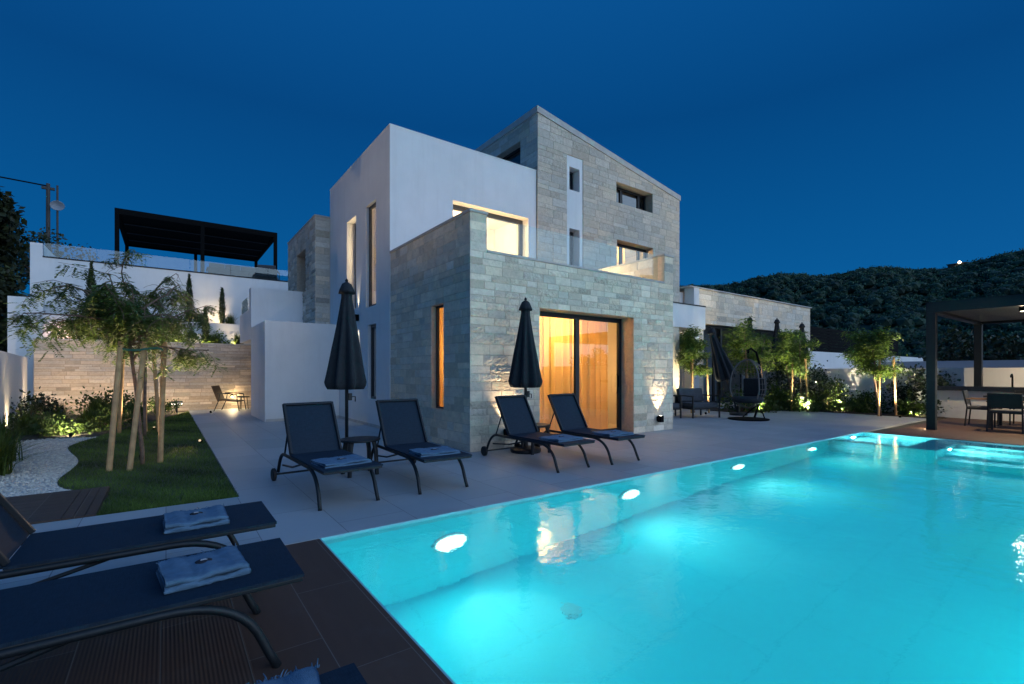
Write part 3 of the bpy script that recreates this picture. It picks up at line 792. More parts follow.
bd_ = thing('bed', 'low pale bed inside the room behind the sliding door', 'bed', (6.3, 8.9, .012))
MB().box(5.5, 8.2, .1, 7.4, 9.7, .34).build('base', M['teak'], bd_, bevel=.01); MB().box(5.52, 8.22, .342, 7.38, 9.68, .58).build('mattress', M['plaster'], bd_, bevel=.06)
MB().box(5.3, 8.1, .02, 5.48, 9.8, 1.1).build('headboard', M['teak'], bd_, bevel=.01)
# curtains
def curtain(x0, x1, y, z0, z1, seed, amp=.035, pitch=.11, mat='curtain'):
    r = random.Random(seed); mb = MB(); nx = int((x1-x0)/.012); nz = 10
    ph = 0; prof = []
    for i in range(nx+1):
        ph += 2*PI*.012/(pitch*r.uniform(.75, 1.3)); prof.append(math.sin(ph)*amp*r.uniform(.85, 1.1)+.3*amp*math.sin(ph*.37))
    i0 = len(mb.v)
    for k in range(nz+1):
        z = z0+(z1-z0)*k/nz
        for i in range(nx+1): mb.v.append((x0+(x1-x0)*i/nx, y+prof[i]*(1.15-.35*k/nz), z))
    for k in range(nz):
        for i in range(nx):
            a = i0+k*(nx+1)+i; mb.f.append((a, a+1, a+nx+2, a+nx+1)); mb.t.append((1, 1, 1, 0))
    return mb
o = curtain(5.46, 6.95, 7.38, .03, 2.88, 1, .075, .17).build('curtain', M['curtain'], smooth=True); tag(o, 'golden sheer curtain behind the left pane of the sliding door', 'curtain', 'curtains in the living room')
o = curtain(6.98, 7.98, 7.36, .03, 2.88, 2, .075, .19).build('curtain', M['curtain'], smooth=True); tag(o, 'golden sheer curtain behind the right pane of the sliding door, by its handle', 'curtain', 'curtains in the living room')
c_ = curtain(7.55, 8.75, 0, .03, 2.7, 8, .035, .12); c_.v = [(4.30+y, x, z) for x, y, z in c_.v]
o = c_.build('curtain', M['curtain'], smooth=True); tag(o, 'golden curtain behind the narrow slit window of the stone side wall', 'curtain')
o = curtain(11.3, 12.3, 10.6, 3.25, 5.5, 3, .04, .14).build('curtain', M['curtain'], smooth=True); tag(o, 'pale curtain in the lower tower window above the roof terrace', 'curtain')

# ---------------------------------------------------------------- guest wing on the right
gw = thing('guest_house', 'low stone guest wing with flat roof and wide window behind the young trees', 'house', (15.3, 10, 0))
GW = (15.95, 23.6, .1, 3.08)
mb = MB()
wall_core(mb, 'y', 10.012, 10.35, 15.62, 24.79, 0, 4.33, [GW])
mb.box(24.45, 10.35, 0, 24.79, 15, 4.33)
ashlar(mb, 'y', 10.01, -1, 15.62, 24.8, 0, 4.33, [GW], seed=41, hs=(.14, .2, .26), ws=(.3, .9), rocky=.2, var=.09)
mb.build('stone_wall', M['stone'], gw)
mb = MB(); mb.box(15.28, 9.96, 0, 15.60, 10.35, 4.33); mb.box(14.45, 10.4, 2.9, 15.28, 10.6, 4.2); mb.box(14.45, 9.97, 2.72, 15.28, 12, 2.9)
mb.build('white_wall', M['plaster'], gw)
mb = MB(); mb.box(15.0, 9.94, 4.331, 24.83, 15.03, 4.37); mb.build('roof', M['coping'], gw)
mb = MB(); mb.box(14.45, 12, 0, 15.9, 12.2, 2.72); ashlar(mb, 'y', 11.99, -1, 13.0, 15.9, 0, 2.72, seed=44, rocky=.5); mb.build('porch_wall', M['plank_stone'], gw)
window('y', 10.25, -1, GW[0], GW[1], GW[2], GW[3], [(17.0, .12), (17.5, .12), (19.0, .08), (20.6, .08), (22.2, .08)], .09, 'pane_dark', gw, frame='dark')
mb = MB(); mb.box(15.97, 10.9, .1, 18.3, 10.92, 3.05); mb.box(20.1, 10.9, .1, 20.6, 10.92, 3.05); mb.box(15.7, 14.6, 0, 24.4, 14.7, 4.2); mb.build('reflection_panel', M['plaster'], gw)  # pale panels stand in for a reflection in the glass, plus rear wall
fixture_spot('garden_spotlight', 'garden spotlight washing the stone porch wall beside the lounge seats', 'spotlight', (14.6, 10.9, .05), (14.9, 12, 1.4), 150, ang=100)

# ---------------------------------------------------------------- left garden: walls, planters, upper terrace
rw = thing('retaining_wall', 'low travertine plank wall washed by warm lamps at the end of the lawn', 'wall', (-.5, 19.6, 0))
mb = MB(); mb.box(-3.15, 19.61, -.05, 3.5, 19.95, 2.26, (.7, .67, .64, .1))
ashlar(mb, 'y', 19.61, -1, -3.15, 3.29, 0, 2.26, seed=51, hs=(.07, .09, .11, .13), ws=(.25, .8), rocky=.5, rough3d=.014, gap=.0035, var=.13, warm=.05)
mb.build('stone_face', M['plank_stone'], rw)
mb = MB(); mb.box(-3.17, 19.585, 2.262, 3.29, 19.97, 2.30); mb.build('coping', M['coping'], rw)
o = MB().box(-3.15, 19.955, 0, 2.3, 20.85, 2.20).build('planter_soil', M['soil']); o['kind'] = 'structure'
pw = MB().box(-3.14, 20.855, 0, 2.4, 21.0, 3.12).build('planter_wall', M['plaster']); tag(pw, 'white stepped planter wall above the travertine wall', 'wall')
o = MB().box(-3.15, 21.0, 0, 2.4, 21.98, 3.02).build('planter_soil', M['soil']); o['kind'] = 'structure'
uw = thing('terrace_wall', 'tall white terrace wall with glass balustrade below the roofed pergola', 'wall', (0, 22, 0))
mb = MB(); mb.box(-3.62, 22, 0, 5.2, 22.3, 5.12); mb.box(-3.62, 22, 5.12, -3.32, 22.3, 5.58); mb.box(-3.62, 22.3, 0, -3.32, 31, 5.58); mb.build('white_wall', M['plaster'], uw)
mb = MB(); mb.box(-3.315, 21.985, 5.12, 5.2, 22.2, 5.165); mb.build('channel', M['dark'], uw)
for k in range(6):
    a = -3.30+k*1.35; MB().box(a, 22.08, 5.166, a+1.335, 22.093, 5.62).build('glass_panel', M['glass'], uw)
o = MB().box(-3.3, 22.31, 0, 8, 33, 5.10).build('upper_terrace', M['paving']); o['kind'] = 'structure'
o = MB().box(-3.0, 28.5, 5.1, -1.9, 28.7, 6.25).build('boundary_wall', M['plaster']); tag(o, 'short white wall end on the upper terrace beside the dish', 'wall')
lw = MB()
A, Bp = Vector((-3.28, 19.6, 0)), Vector((-2.0, 7.6, 0)); dv = (Bp-A); nv = Vector((-dv.y, dv.x, 0)).normalized()*.2
P8 = [A, Bp, Bp-nv, A-nv]
lw.v = [tuple(p) for p in P8]+[tuple(p+Vector((0, 0, 1.72))) for p in P8]
lw.f = [(0, 1, 2, 3)[::-1], (4, 5, 6, 7), (0, 1, 5, 4), (1, 2, 6, 5), (2, 3, 7, 6), (3, 0, 4, 7)]; lw.t = [(1, 1, 1, 0)]*6
o = lw.build('garden_wall', M['plaster']); tag(o, 'low white rendered wall along the left edge of the garden', 'wall')
o = MB().box(-3.95, 21.0, 0, -3.16, 21.3, 3.65).build('wall_pier', M['plaster']); tag(o, 'white wall pier at the left end of the travertine wall', 'wall')

# upper pergola
def pergola(name, label, x0, x1, y0, y1, z0, z1, post=.16, beam=.28, posts=(), louvre_dir='y', gap=.2, mat='dark', lou='louvre', lines=4):
    t = thing(name, label, 'pergola', ((x0+x1)/2, (y0+y1)/2, z0))
    for (px, py) in posts: MB().box(px-post/2, py-post/2, z0, px+post/2, py+post/2, z1-beam).build('post', M[mat], t, bevel=.006)
    mb = MB(); q = post
    mb.box(x0-q/2, y0-q/2, z1-beam, x1+q/2, y0+q/2, z1); mb.box(x0-q/2, y1-q/2, z1-beam, x1+q/2, y1+q/2, z1)
    mb.box(x0-q/2, y0+q/2, z1-beam, x0+q/2, y1-q/2, z1); mb.box(x1-q/2, y0+q/2, z1-beam, x1+q/2, y1-q/2, z1)
    mb.build('beam', M[mat], t)
    mb = MB()
    if louvre_dir == 'x':
        k = y0+q/2+.02
        while k < y1-q/2-.05: mb.box(x0+q/2, k, z1-beam+.06, x1-q/2, k+gap-.012, z1-beam+.09); k += gap
    else:
        k = x0+q/2+.02
        while k < x1-q/2-.05: mb.box(k, y0+q/2, z1-beam+.06, k+gap-.012, y1-q/2, z1-beam+.09); k += gap
    mb.build('louvre', M[lou], t)
    return t
pg = pergola('pergola', 'dark flat pergola on the upper terrace against the sky', -1.54, 4.05, 24.0, 29.8, 5.1, 7.66, .14, .22,
        [(-1.54, 24), (-1.54, 29.8), (1.25, 24), (1.25, 29.8), (4.05, 24), (4.05, 29.8)], 'x', .22, mat='black', lou='black')
mb = MB()
for y in (25.4, 27.0, 28.4): mb.box(-1.4, y, 7.43, 3.95, y+.06, 7.455)
mb.build('light_strip', M['cushion'], pg)
# upper terrace furniture
def armchair_block(name, label, loc, rz, w=.9, group=None, L=.85, seat='cushion'):
    t = thing(name, label, 'sofa' if w > 1.2 else 'armchair', loc, rz, group)
    def P(mb, n, mat, **k): return mb.build(n, mat, t, world=False, **k)
    for sx in (-1, 1):
        for sy in (0, 1):
            P(MB().box(sx*w/2-.02*sx, sy*(L-.04), 0, sx*w/2-.05*sx-.0, sy*(L-.04)+.04, .6 if sy == 0 else .62), 'leg', M['dark'])
        P(MB().box(sx*w/2-.055*sx, 0, .6, sx*w/2+.0*sx, L, .63), 'arm', M['dark'])
    P(MB().box(-w/2+.03, .02, .24, w/2-.03, L-.02, .28), 'seat_frame', M['dark'])
    n = max(1, round(w/.75)); cw = (w-.12)/n
    for k in range(n):
        P(MB().box(-w/2+.06+k*cw+.005, .02, .285, -w/2+.06+(k+1)*cw-.005, L-.16, .42), 'seat_cushion', M[seat], bevel=.03)
        m = Matrix.Translation((0, L-.14, .42)) @ Matrix.Rotation(math.radians(-14), 4, 'X')
        P(MB().box(-w/2+.06+k*cw+.01, -.08, 0, -w/2+.06+(k+1)*cw-.01, .06, .40, mat=m), 'back_cushion', M[seat], bevel=.03)
    P(MB().box(-w/2+.03, L-.03, .28, w/2-.03, L, .62), 'back_frame', M['dark'])
    return t
armchair_block('sofa', 'grey sofa on the upper terrace behind the glass balustrade', (2.35, 24.6, 5.1), PI, 1.9, L=.9)
armchair_block('armchair', 'grey armchair on the upper terrace right of the grey sofa', (3.75, 23.6, 5.1), PI*.9, .85)

# utility pole, dish mast
up = thing('utility_pole', 'dark utility pole with a cable running left above the upper terrace', 'utility pole', (-8.0, 55.2, 0))
MB().tube([(-8, 55.2, 0), (-8, 55.2, 17.1)], [.19, .13], 8).build('pole', M['pole'], up)
MB().box(-8.4, 55.1, 16.6, -7.6, 55.3, 16.8).build('crossarm', M['pole'], up)
MB().tube([(-8, 55.2, 16.9), (-14, 52.3, 16.3), (-22, 49, 15.25), (-40, 42, 13.6)], .06, 5).build('cable', M['black'], up)
dm = thing('dish_mast', 'thin mast carrying a pale oval dish right of the utility pole', 'antenna', (-7.35, 54.6, 0))
MB().tube([(-7.35, 54.6, 0), (-7.35, 54.6, 16.9)], .07, 6).build('mast', M['pole'], dm)
b = MB(); b.lathe([(.02, 0), (.35, .05), (.62, .17), (.66, .22), (.60, .2), (.3, .09), (.02, .05)], seg=20)
mt = Matrix.Translation((-7.25, 54.5, 15.2)) @ Vector((-.45, -.85, -.25)).to_track_quat('Z', 'Y').to_matrix().to_4x4()
b.v = [tuple(mt @ Vector((p[0]*.85, p[1]*.6, p[2]*.8))) for p in b.v]; b.build('dish', M['dish'], dm, smooth=True)

# ---------------------------------------------------------------- plants
def limb(mb, p0, d0, L, r0, r1, n=7, wob=.12, grav=0.0, seed=0):
    r = random.Random(seed); p = Vector(p0); d = Vector(d0).normalized(); pts = [p.copy()]; st = L/n
    for k in range(n):
        d = (d+Vector((r.gauss(0, wob), r.gauss(0, wob), r.gauss(0, wob)-grav))).normalized()
        p = p+d*st; pts.append(p.copy())
    mb.tube(pts, [r0+(r1-r0)*k/n for k in range(n+1)], 6)
    return pts
def pepper_tree(name, label, base, hgt, spread, seed, group, nl=90, dens=1.0):
    r = random.Random(seed)
    t = thing(name, label, 'tree', base, 0, group)
    tr = MB(); lv = MB(); Cs = []; Ds = []
    pts = limb(tr, (0, 0, -.05), (r.uniform(-.06, .06), r.uniform(-.05, .05), 1), hgt*.74, .028, .018, 8, .03, 0, seed)
    top = pts[-1]; twigs = []
    for k in range(13):
        a = 2*PI*k/13+r.uniform(-.3, .3)
        st = pts[r.choice((6, 7, 8, 8))]
        up = r.uniform(.35, 1.3)
        ps = limb(tr, st, (math.cos(a), math.sin(a), up), spread*r.uniform(.7, 1.15), .020, .006, 8, .16, .075, seed*31+k)
        for q in range(2, 9):
            for s in range(2):
                b = r.uniform(0, 2*PI)
                ps2 = limb(tr, ps[q], (math.cos(b)*.8, math.sin(b)*.8, r.uniform(-.2, .5)), r.uniform(.25, .58), .005, .002, 5, .2, .36, seed*77+k*19+q*3+s)
                twigs.append(ps2)
    # pinnate drooping leaves along the twigs
    C, D, L, W, T = [], [], [], [], []
    for ps in twigs:
        if r.random() > dens: continue
        tone_t = r.uniform(.55, 1.35)
        for q in range(1, len(ps)):
            for s in range(3):
                a = r.uniform(0, 2*PI); d = Vector((math.cos(a)*.55, math.sin(a)*.55, r.uniform(-1.0, .1))).normalized()
                b0 = ps[q].lerp(ps[q-1], r.random()); ln = r.uniform(.10, .19); side = d.cross(Vector((0, 0, 1))).normalized()
                for m in range(7):
                    f = (m+1)/7
                    pp = b0+d*ln*f-Vector((0, 0, .03*f*f))
                    for sg in (-1, 1):
                        C.append(pp); D.append(d*.55+side*sg*.8); L.append(r.uniform(.045, .075)); W.append(r.uniform(.007, .012)); T.append(tone_t*r.uniform(.75, 1.25))
    leaf_cloud(lv, np.array([c[:] for c in C]), np.array([c[:] for c in D]), np.array(L), np.array(W), np.array(T), up=np.array([0, 0, 1.0]))
    tr.build('trunk', M['bark'], t, world=False, smooth=True)
    lv.build('crown', M['pepper_leaf'], t, world=False)
    return t
pepper_tree('pepper_tree', 'drooping pepper tree nearest the paved path on the lawn, between three tall stakes', (-.27, 8.6, 0), 2.7, 1.08, 5, 'pepper trees on the lawn', dens=.55)
pepper_tree('pepper_tree', 'drooping pepper tree farther back on the lawn behind the first staked tree', (-.35, 12.4, 0), 3.5, 1.55, 9, 'pepper trees on the lawn', dens=.5)
def stake(p, q, r, label, group, tie=True):
    t = thing('tree_stake', label, 'stake', p, 0, group)
    MB().tube([p, q], [r, r*.92], 10).build('pole', M['stake'], t, smooth=False)
    return t
G = 'timber stakes around the pepper trees'
stake((-.62, 8.34, -.05), (-.50, 8.45, 1.72), .036, 'pale timber stake leftmost of the stakes around the near pepper tree', G)
stake((-.40, 8.22, -.05), (-.24, 8.42, 1.72), .034, 'pale timber stake standing just in front of the near pepper tree trunk', G)
stake((-.07, 8.72, -.05), (-.02, 8.62, 1.74), .036, 'pale timber stake rightmost of the stakes around the near pepper tree', G)
stake((-.82, 13.3, -.05), (-.72, 12.9, 1.9), .036, 'timber stake leftmost around the far pepper tree', G)
stake((-.36, 13.2, -.05), (-.40, 12.9, 1.9), .036, 'timber stake beside the far pepper tree trunk, middle of its three', G)
stake((-.12, 12.9, -.05), (-.22, 12.7, 1.9), .036, 'warm lit timber stake rightmost around the far pepper tree', G)
for (x, y, z, s, lab) in ((-.28, 8.5, 1.62, .24, 'green webbing tie holding the near pepper tree to its stakes'), (-.42, 12.75, 1.78, .26, 'green webbing tie holding the far pepper tree to its stakes')):
    b = MB(); b.tube([(x+s*math.cos(a*PI/8), y+s*.6*math.sin(a*PI/8), z+.02*math.sin(a)) for a in range(17)], .008, 6, flat=2.0)
    o = b.build('tree_tie', M['tie']); tag(o, lab, 'tree tie', 'green ties on the pepper trees')

def grass_tuft(name, label, loc, n, L, spread, group=None, mat='grass_leaf', wid=.008, cat='grass'):
    mb = MB()
    for k in range(n):
        a = rnd.uniform(0, 2*PI); ln = L*rnd.uniform(.55, 1.1); lean = abs(rnd.gauss(0, .55))*spread; w_ = wid*rnd.uniform(.6, 1.2)
        bx, by = rnd.gauss(0, .05*L*2), rnd.gauss(0, .05*L*2); tn = rnd.uniform(.55, 1.4)
        pr = None; sd = Vector((-math.sin(a), math.cos(a), 0))
        for q in range(5):
            f = q/4
            c = Vector((bx+math.cos(a)*lean*ln*f*f, by+math.sin(a)*lean*ln*f*f, ln*f*(1-.42*min(lean, 1.3)*f)))
            ww = w_*(1-f)**.7+.0006
            pt = (c-sd*ww, c+sd*ww)
            if pr: mb.face([pr[0], pr[1], pt[1], pt[0]], (tn, tn, tn*rnd.uniform(.7, 1.1), 0))
            pr = pt
    o = mb.build(name, M[mat]); o.location = loc; tag(o, label, cat, group); return o
def shrub(name, label, loc, rx, ry, rz, n, leaf, group=None, mat='shrub_leaf', cat='shrub', wfac=.35, stems=7, hollow=.5, shell=.35):
    t = thing(name, label, cat, loc, 0, group)
    st = MB(); lv = MB()
    nc = max(8, int(n/55)); cl = u3(nc)*(rng.uniform(0, 1, nc)**shell)[:, None]; cl[:, 2] = np.abs(cl[:, 2]*.9)
    cl = cl*np.array([rx, ry, rz])+np.array([0, 0, rz*.12])
    for k in range(stems):
        e = cl[k % nc]; st.tube([(0+rnd.gauss(0, .03), rnd.gauss(0, .03), -.02), tuple(e*.5+np.array([0, 0, .08*rz])), tuple(e)], [.012, .009, .004], 5)
    idx = rng.integers(0, nc, n); cs = cl[idx]+rng.normal(size=(n, 3))*min(rx, rz)*.20
    cs[:, 2] = np.maximum(cs[:, 2], .01)
    ct = rng.uniform(.6, 1.35, nc)[idx]*rng.uniform(.75, 1.25, n)
    dd = u3(n)+cs/np.array([rx, ry, rz])*.8+np.array([0, 0, .25])
    leaf_cloud(lv, cs, dd, leaf*rng.uniform(.6, 1.2, n), leaf*wfac*rng.uniform(.7, 1.2, n), ct)
    st.build('stem', M['bark'], t, world=False); lv.build('foliage', M[mat], t, world=False)
    return t
# left bed
grass_tuft('ornamental_grass', 'spiky yellow green grass clump on the gravel at the left edge', (-1.78, 8.75, -.01), 620, .62, 1.25, wid=.010)
grass_tuft('ornamental_grass', 'dark green grass clump behind the spiky clump on the gravel', (-1.95, 9.9, -.01), 420, .75, 1.0, mat='shrub_leaf')
LB = 'leafy plants in the bed along the travertine wall'
for k, (x, y, L, n, lab) in enumerate(((-2.35, 14.0, .8, 420, 'green grassy plant in the bed nearest the low white wall'), (-1.85, 14.1, .7, 420, 'green grassy plant second from the low white wall in the bed'),
        (-1.45, 14.5, .85, 460, 'grassy plant under the left crown edge in the bed'), (-1.05, 15.2, .9, 460, 'grassy plant left of the trunks in the bed'), (-2.1, 15.6, 1.0, 460, 'feathery plant in the middle of the bed'),
        (-.65, 16.4, .9, 420, 'grassy plant behind the pepper tree trunks in the bed'), (-1.5, 16.8, 1.15, 420, 'feathery plant close to the left garden lamp'))):
    grass_tuft('ornamental_grass', lab, (x, y, -.01), n, L*.62, 1.15, LB, 'shrub_leaf' if k % 2 else 'grass_leaf', .014, 'plant')
shrub('shrub', 'rounded dark shrub with broad leaves beside the low white wall', (-2.5, 15.2, 0), .55, .5, .8, 900, .09, mat='glossy_leaf')
shrub('shrub', 'low dark shrub at the foot of the travertine wall right of the stakes', (-.05, 18.3, 0), .62, .4, .38, 900, .07, mat='shrub_leaf')
shrub('shrub', 'bushy green shrub by the left lamp in front of the travertine wall', (-1.2, 17.4, 0), .8, .5, .7, 1300, .09)
shrub('shrub', 'low bright green mound at the front of the bed by the gravel', (-1.75, 13.6, 0), .6, .35, .42, 1100, .07)
shrub('shrub', 'low green mound in the bed just left of the tree trunks', (-1.0, 14.2, 0), .55, .4, .5, 1000, .07)
# planter plants
def cypress(x, y, z0, hh, r, label):
    t = thing('cypress', label, 'tree', (x, y, z0), 0, 'slim cypresses in the white planters')
    lv = MB(); n = int(hh*900)
    f = rng.uniform(0, 1, n)**.9; a = rng.uniform(0, 2*PI, n)
    rr = r*np.sin(np.clip(.12+f*.95, 0, 1)*PI)**.6*(1+.25*np.sin(a*3+f*17))*rng.uniform(.4, 1.05, n)
    C = np.stack([np.cos(a)*rr, np.sin(a)*rr, f*hh], 1)
    D = np.stack([np.cos(a)*.35, np.sin(a)*.35, np.ones(n)], 1)+rng.normal(scale=.2, size=(n, 3))
    leaf_cloud(lv, C, D, rng.uniform(.06, .14, n), rng.uniform(.008, .016, n), rng.uniform(.5, 1.35, n))
    MB().tube([(0, 0, -.05), (0, 0, hh*.8)], [.03, .008], 6).build('trunk', M['bark'], t, world=False)
    lv.build('crown', M['cypress_leaf'], t, world=False)
cypress(-1.95, 20.4, 2.2, 2.6, .13, 'slim dark cypress seen through the drooping branches at the left of the white wall')
cypress(.70, 21.4, 3.02, 1.85, .10, 'tall slim cypress in the upper planter right of the tree crown')
cypress(1.75, 21.4, 3.02, 1.45, .09, 'uplit slim cypress in the upper planter nearest the villa')
cypress(1.15, 20.4, 2.2, 1.35, .10, 'short slim cypress in the lower planter between the two taller ones')
PL = 'tufted plants in the white planters'
for x, y, z0, lab in ((2.0, 21.35, 3.02, 'yellow green tuft lit by the spotlight in the upper planter'), (1.0, 21.4, 3.02, 'green tuft between the cypresses in the upper planter'),
        (1.45, 20.4, 2.2, 'spiky tuft in the lower planter below the uplit cypress'), (-.2, 20.4, 2.2, 'green tuft in the lower planter behind the tree crown'), (-.9, 20.4, 2.2, 'bushy tuft in the lower planter left of the tree crown'), (2.15, 20.2, 2.2, 'bright lit tuft in the lower planter beside the white box')):
    grass_tuft('tufted_plant', lab, (x, y, z0), 220, .62, 1.0, PL, 'grass_leaf', .012, 'plant')
PS = 'bushes in the lower white planter'
for x, rz_, lab in ((-2.35, .55, 'bush at the left end of the lower planter'), (-1.45, .7, 'bush in the lower planter behind the left part of the tree crown'), (-.45, .65, 'bush in the lower planter behind the middle of the tree crown'), (.45, .75, 'bush in the lower planter behind the right part of the tree crown'), (1.5, .5, 'bush in the lower planter left of the lit tuft')):
    shrub('shrub', lab, (x, 20.35, 2.2), .45, .3, rz_, 800, .08, PS, 'olive_leaf' if x > .3 else 'shrub_leaf')
for x, lab in ((.2, 'low spotlight among the bushes of the lower planter right of the tree crown'), (1.1, 'low spotlight among the bushes of the lower planter by the short cypress')):
    fixture_spot('garden_spotlight', lab, 'spotlight', (x, 19.98, 2.24), (x+.1, 20.6, 3.0), 26, ang=130, lens=.02, lensmat='dim_lens')
# dark tree beyond the left wall
def crown_tree(name, label, loc, hh, rad, n, leaf, seed, mat='dark_leaf', group=None, trunk_r=.14, squash=.9, cat='tree', low=.3):
    t = thing(name, label, cat, loc, 0, group); r = random.Random(seed)
    tr = MB(); lv = MB()
    pts = limb(tr, (0, 0, -.1), (0, 0, 1), hh*.55, trunk_r, trunk_r*.6, 6, .06, 0, seed)
    cl = []
    for k in range(26):
        a = r.uniform(0, 2*PI); e = r.uniform(-.25, 1.0); rr = rad*r.uniform(.45, 1.0)
        c = Vector((math.cos(a)*rr*math.sqrt(max(0, 1-e*e*.8)), math.sin(a)*rr*math.sqrt(max(0, 1-e*e*.8)), hh*(1-low)*.5+hh*low+e*hh*.42*squash))
        cl.append(c); tr.tube([pts[-2], pts[-1].lerp(c, .5), c], [trunk_r*.35, trunk_r*.2, .02], 5)
    cl = np.array([c[:] for c in cl]); idx = rng.integers(0, len(cl), n)
    cs = cl[idx]+u3(n)*(rng.uniform(.2, 1, n)**.5)[:, None]*rad*.36
    tn = rng.uniform(.6, 1.35, len(cl))[idx]*rng.uniform(.7, 1.3, n)
    leaf_cloud(lv, cs, u3(n), leaf*rng.uniform(.6, 1.2, n), leaf*.3*rng.uniform(.7, 1.2, n), tn)
    tr.build('trunk', M['bark'], t, world=False, smooth=True); lv.build('crown', M[mat], t, world=False)
    return t
crown_tree('dark_tree', 'big dark tree beyond the white wall at the left edge', (-6.9, 25.5, 0), 7.8, 2.7, 17000, .30, 3, low=.2)
crown_tree('dark_tree', 'dark bushy tree in front of the taller one at the left edge, below wall height', (-5.4, 22.6, 0), 5.2, 1.7, 11000, .2, 4, low=.02)
crown_tree('scrub_tree', 'low bush showing above the upper terrace wall below the utility pole', (-5.2, 36, 4.2), 4.0, 2.2, 2500, .22, 6)
crown_tree('scrub_tree', 'pale olive bush seen through the glass balustrade left of the pergola', (-2.2, 34.5, 4.6), 2.3, 1.6, 2500, .16, 8, mat='pepper_leaf')

# garden lamps on the left
def bollard(loc, label, e, tgt=None):
    x, y, z = loc
    t = thing('garden_lamp', label, 'garden lamp', (x, y, 0), 0, 'disc lamps along the travertine wall')
    b = MB(); b.lathe([(.028, 0), (.028, z-.05), (.15, z+.005), (.16, z+.02), (.15, z+.045), (.02, z+.055)], (x, y, 0), 20); b.build('stem', M['dark'], t)
    b = MB(); b.lathe([(.145, z-.055), (.145, z-.04)], (x, y, 0), 20); b.build('lens', M['white_lens'], t)
    light('lamp', 'POINT', (x, y+.02, z-.12), e, (1, .72, .36), t, size=.05)
bollard((-1.15, 18.7, .36), 'disc garden lamp in the plants left of the stakes by the travertine wall', 34)
bollard((.28, 18.7, .32), 'disc garden lamp right of the stakes by the travertine wall', 34)
for x, lab in ((-2.4, 'added low spotlight in the bed washing the left end of the travertine wall'), (-.6, 'added low spotlight in the bed washing the middle of the travertine wall'), (1.15, 'added low spotlight at the lawn end washing the travertine wall beside the chair')):
    fixture_spot('garden_spotlight', lab, 'spotlight', (x, 17.9, .05), (x, 19.6, 1.5), 92 if x < 1 else 30, col=(1, .72, .42), ang=125, lens=.02, lensmat='dim_lens')  # extra lamps added to even out the warm wash on the wall
for x, y, e_, lab in ((-1.55, 13.0, 95, 'low spotlight at the gravel edge lighting the grassy bed'), (-2.6, 12.9, 60, 'low spotlight by the low white wall lighting the grassy bed')):
    fixture_spot('garden_spotlight', lab, 'spotlight', (x, y, .05), (x, y+1.4, .5), e_, col=(1, .8, .5), ang=130, lens=.02, lensmat='dim_lens')
fixture_spot('wall_light', 'low wall light glowing behind the lone chair on the travertine wall', 'wall light', (1.9, 19.54, .42), (1.9, 18.9, -.1), 30, ang=150)
light('lamp', 'POINT', (1.95, 19.40, .45), 10, (1, .72, .36), size=.05)
fixture_spot('garden_spotlight', 'spotlight at the foot of the near pepper tree aimed up its crown', 'spotlight', (-.30, 9.2, .04), (-.33, 8.7, 2.4), 330, ang=115, lens=.02, lensmat='dim_lens')
fixture_spot('garden_spotlight', 'spotlight at the foot of the far pepper tree aimed up its crown', 'spotlight', (-.22, 13.6, .04), (-.4, 12.8, 2.4), 450, ang=115, lens=.02, lensmat='dim_lens')
fixture_spot('garden_spotlight', 'spotlight behind the gravel washing the low white garden wall', 'spotlight', (-2.55, 14.3, .05), (-2.95, 14.6, 1.0), 60, ang=100)
fixture_spot('garden_spotlight', 'spotlight in the upper planter washing the tall white wall near the villa', 'spotlight', (1.55, 21.3, 3.06), (1.7, 22, 4.0), 55, ang=110)
fixture_spot('garden_spotlight', 'spotlight in the lower planter at the left end of the white wall', 'spotlight', (-2.75, 20.5, 2.25), (-2.8, 22, 3.0), 32, col=(1, .55, .35), ang=100)
fixture_spot('garden_spotlight', 'spotlight in the lower planter behind the tree crown', 'spotlight', (-.6, 20.5, 2.25), (-.5, 20.9, 3.0), 24, ang=120)
fixture_spot('garden_spotlight', 'spotlight in the lower planter lighting the tuft beside the white box', 'spotlight', (1.95, 20.1, 2.25), (2.2, 20.4, 2.8), 40, ang=120)
fixture_spot('garden_spotlight', 'spotlight beside the gravel lighting the spiky grass clump', 'spotlight', (-2.25, 7.75, .03), (-1.6, 8.6, .25), 40, ang=130)

fixture_spot('garden_spotlight', 'added low spotlight at the paved edge of the lawn aimed at the stakes', 'spotlight', (.5, 10.4, .05), (-.3, 8.6, .8), 75, col=(1, .66, .32), ang=70, lens=.02, lensmat='dim_lens')  # extra lamp added to warm the stakes from the right
# chair by the travertine wall
def wire_chair(loc, rz):
    t = thing('lounge_chair', 'low brown woven chair with thin metal arms by the travertine wall', 'chair', loc, rz)
    P = lambda mb, n, m, **k: mb.build(n, m, t, world=False, **k)
    for sx in (-1, 1):
        x = sx*.3
        P(MB().tube([(x, -.32, 0), (x, -.27, .30), (x, -.25, .50)], .014), 'leg', M['dark'])
        P(MB().tube([(x, .36, 0), (x, .24, .30), (x, .20, .52)], .014), 'leg', M['dark'])
        P(MB().tube([(x, -.25, .50), (x, 0, .53), (x, .27, .53)], .016), 'arm', M['dark'])
    m = Matrix.Translation((0, .0, .30)) @ Matrix.Rotation(math.radians(6), 4, 'X')
    P(MB().box(-.28, -.28, 0, .28, .26, .035, mat=m), 'seat', M['brown_weave'], bevel=.01)
    m = Matrix.Translation((0, .24, .28)) @ Matrix.Rotation(math.radians(-20), 4, 'X')
    P(MB().box(-.28, 0, .02, .28, .03, .52, mat=m), 'backrest', M['brown_weave'], bevel=.01)
    return t
wire_chair((1.78, 18.62, 0), math.radians(66)).scale = (1.12, 1.12, 1.1)
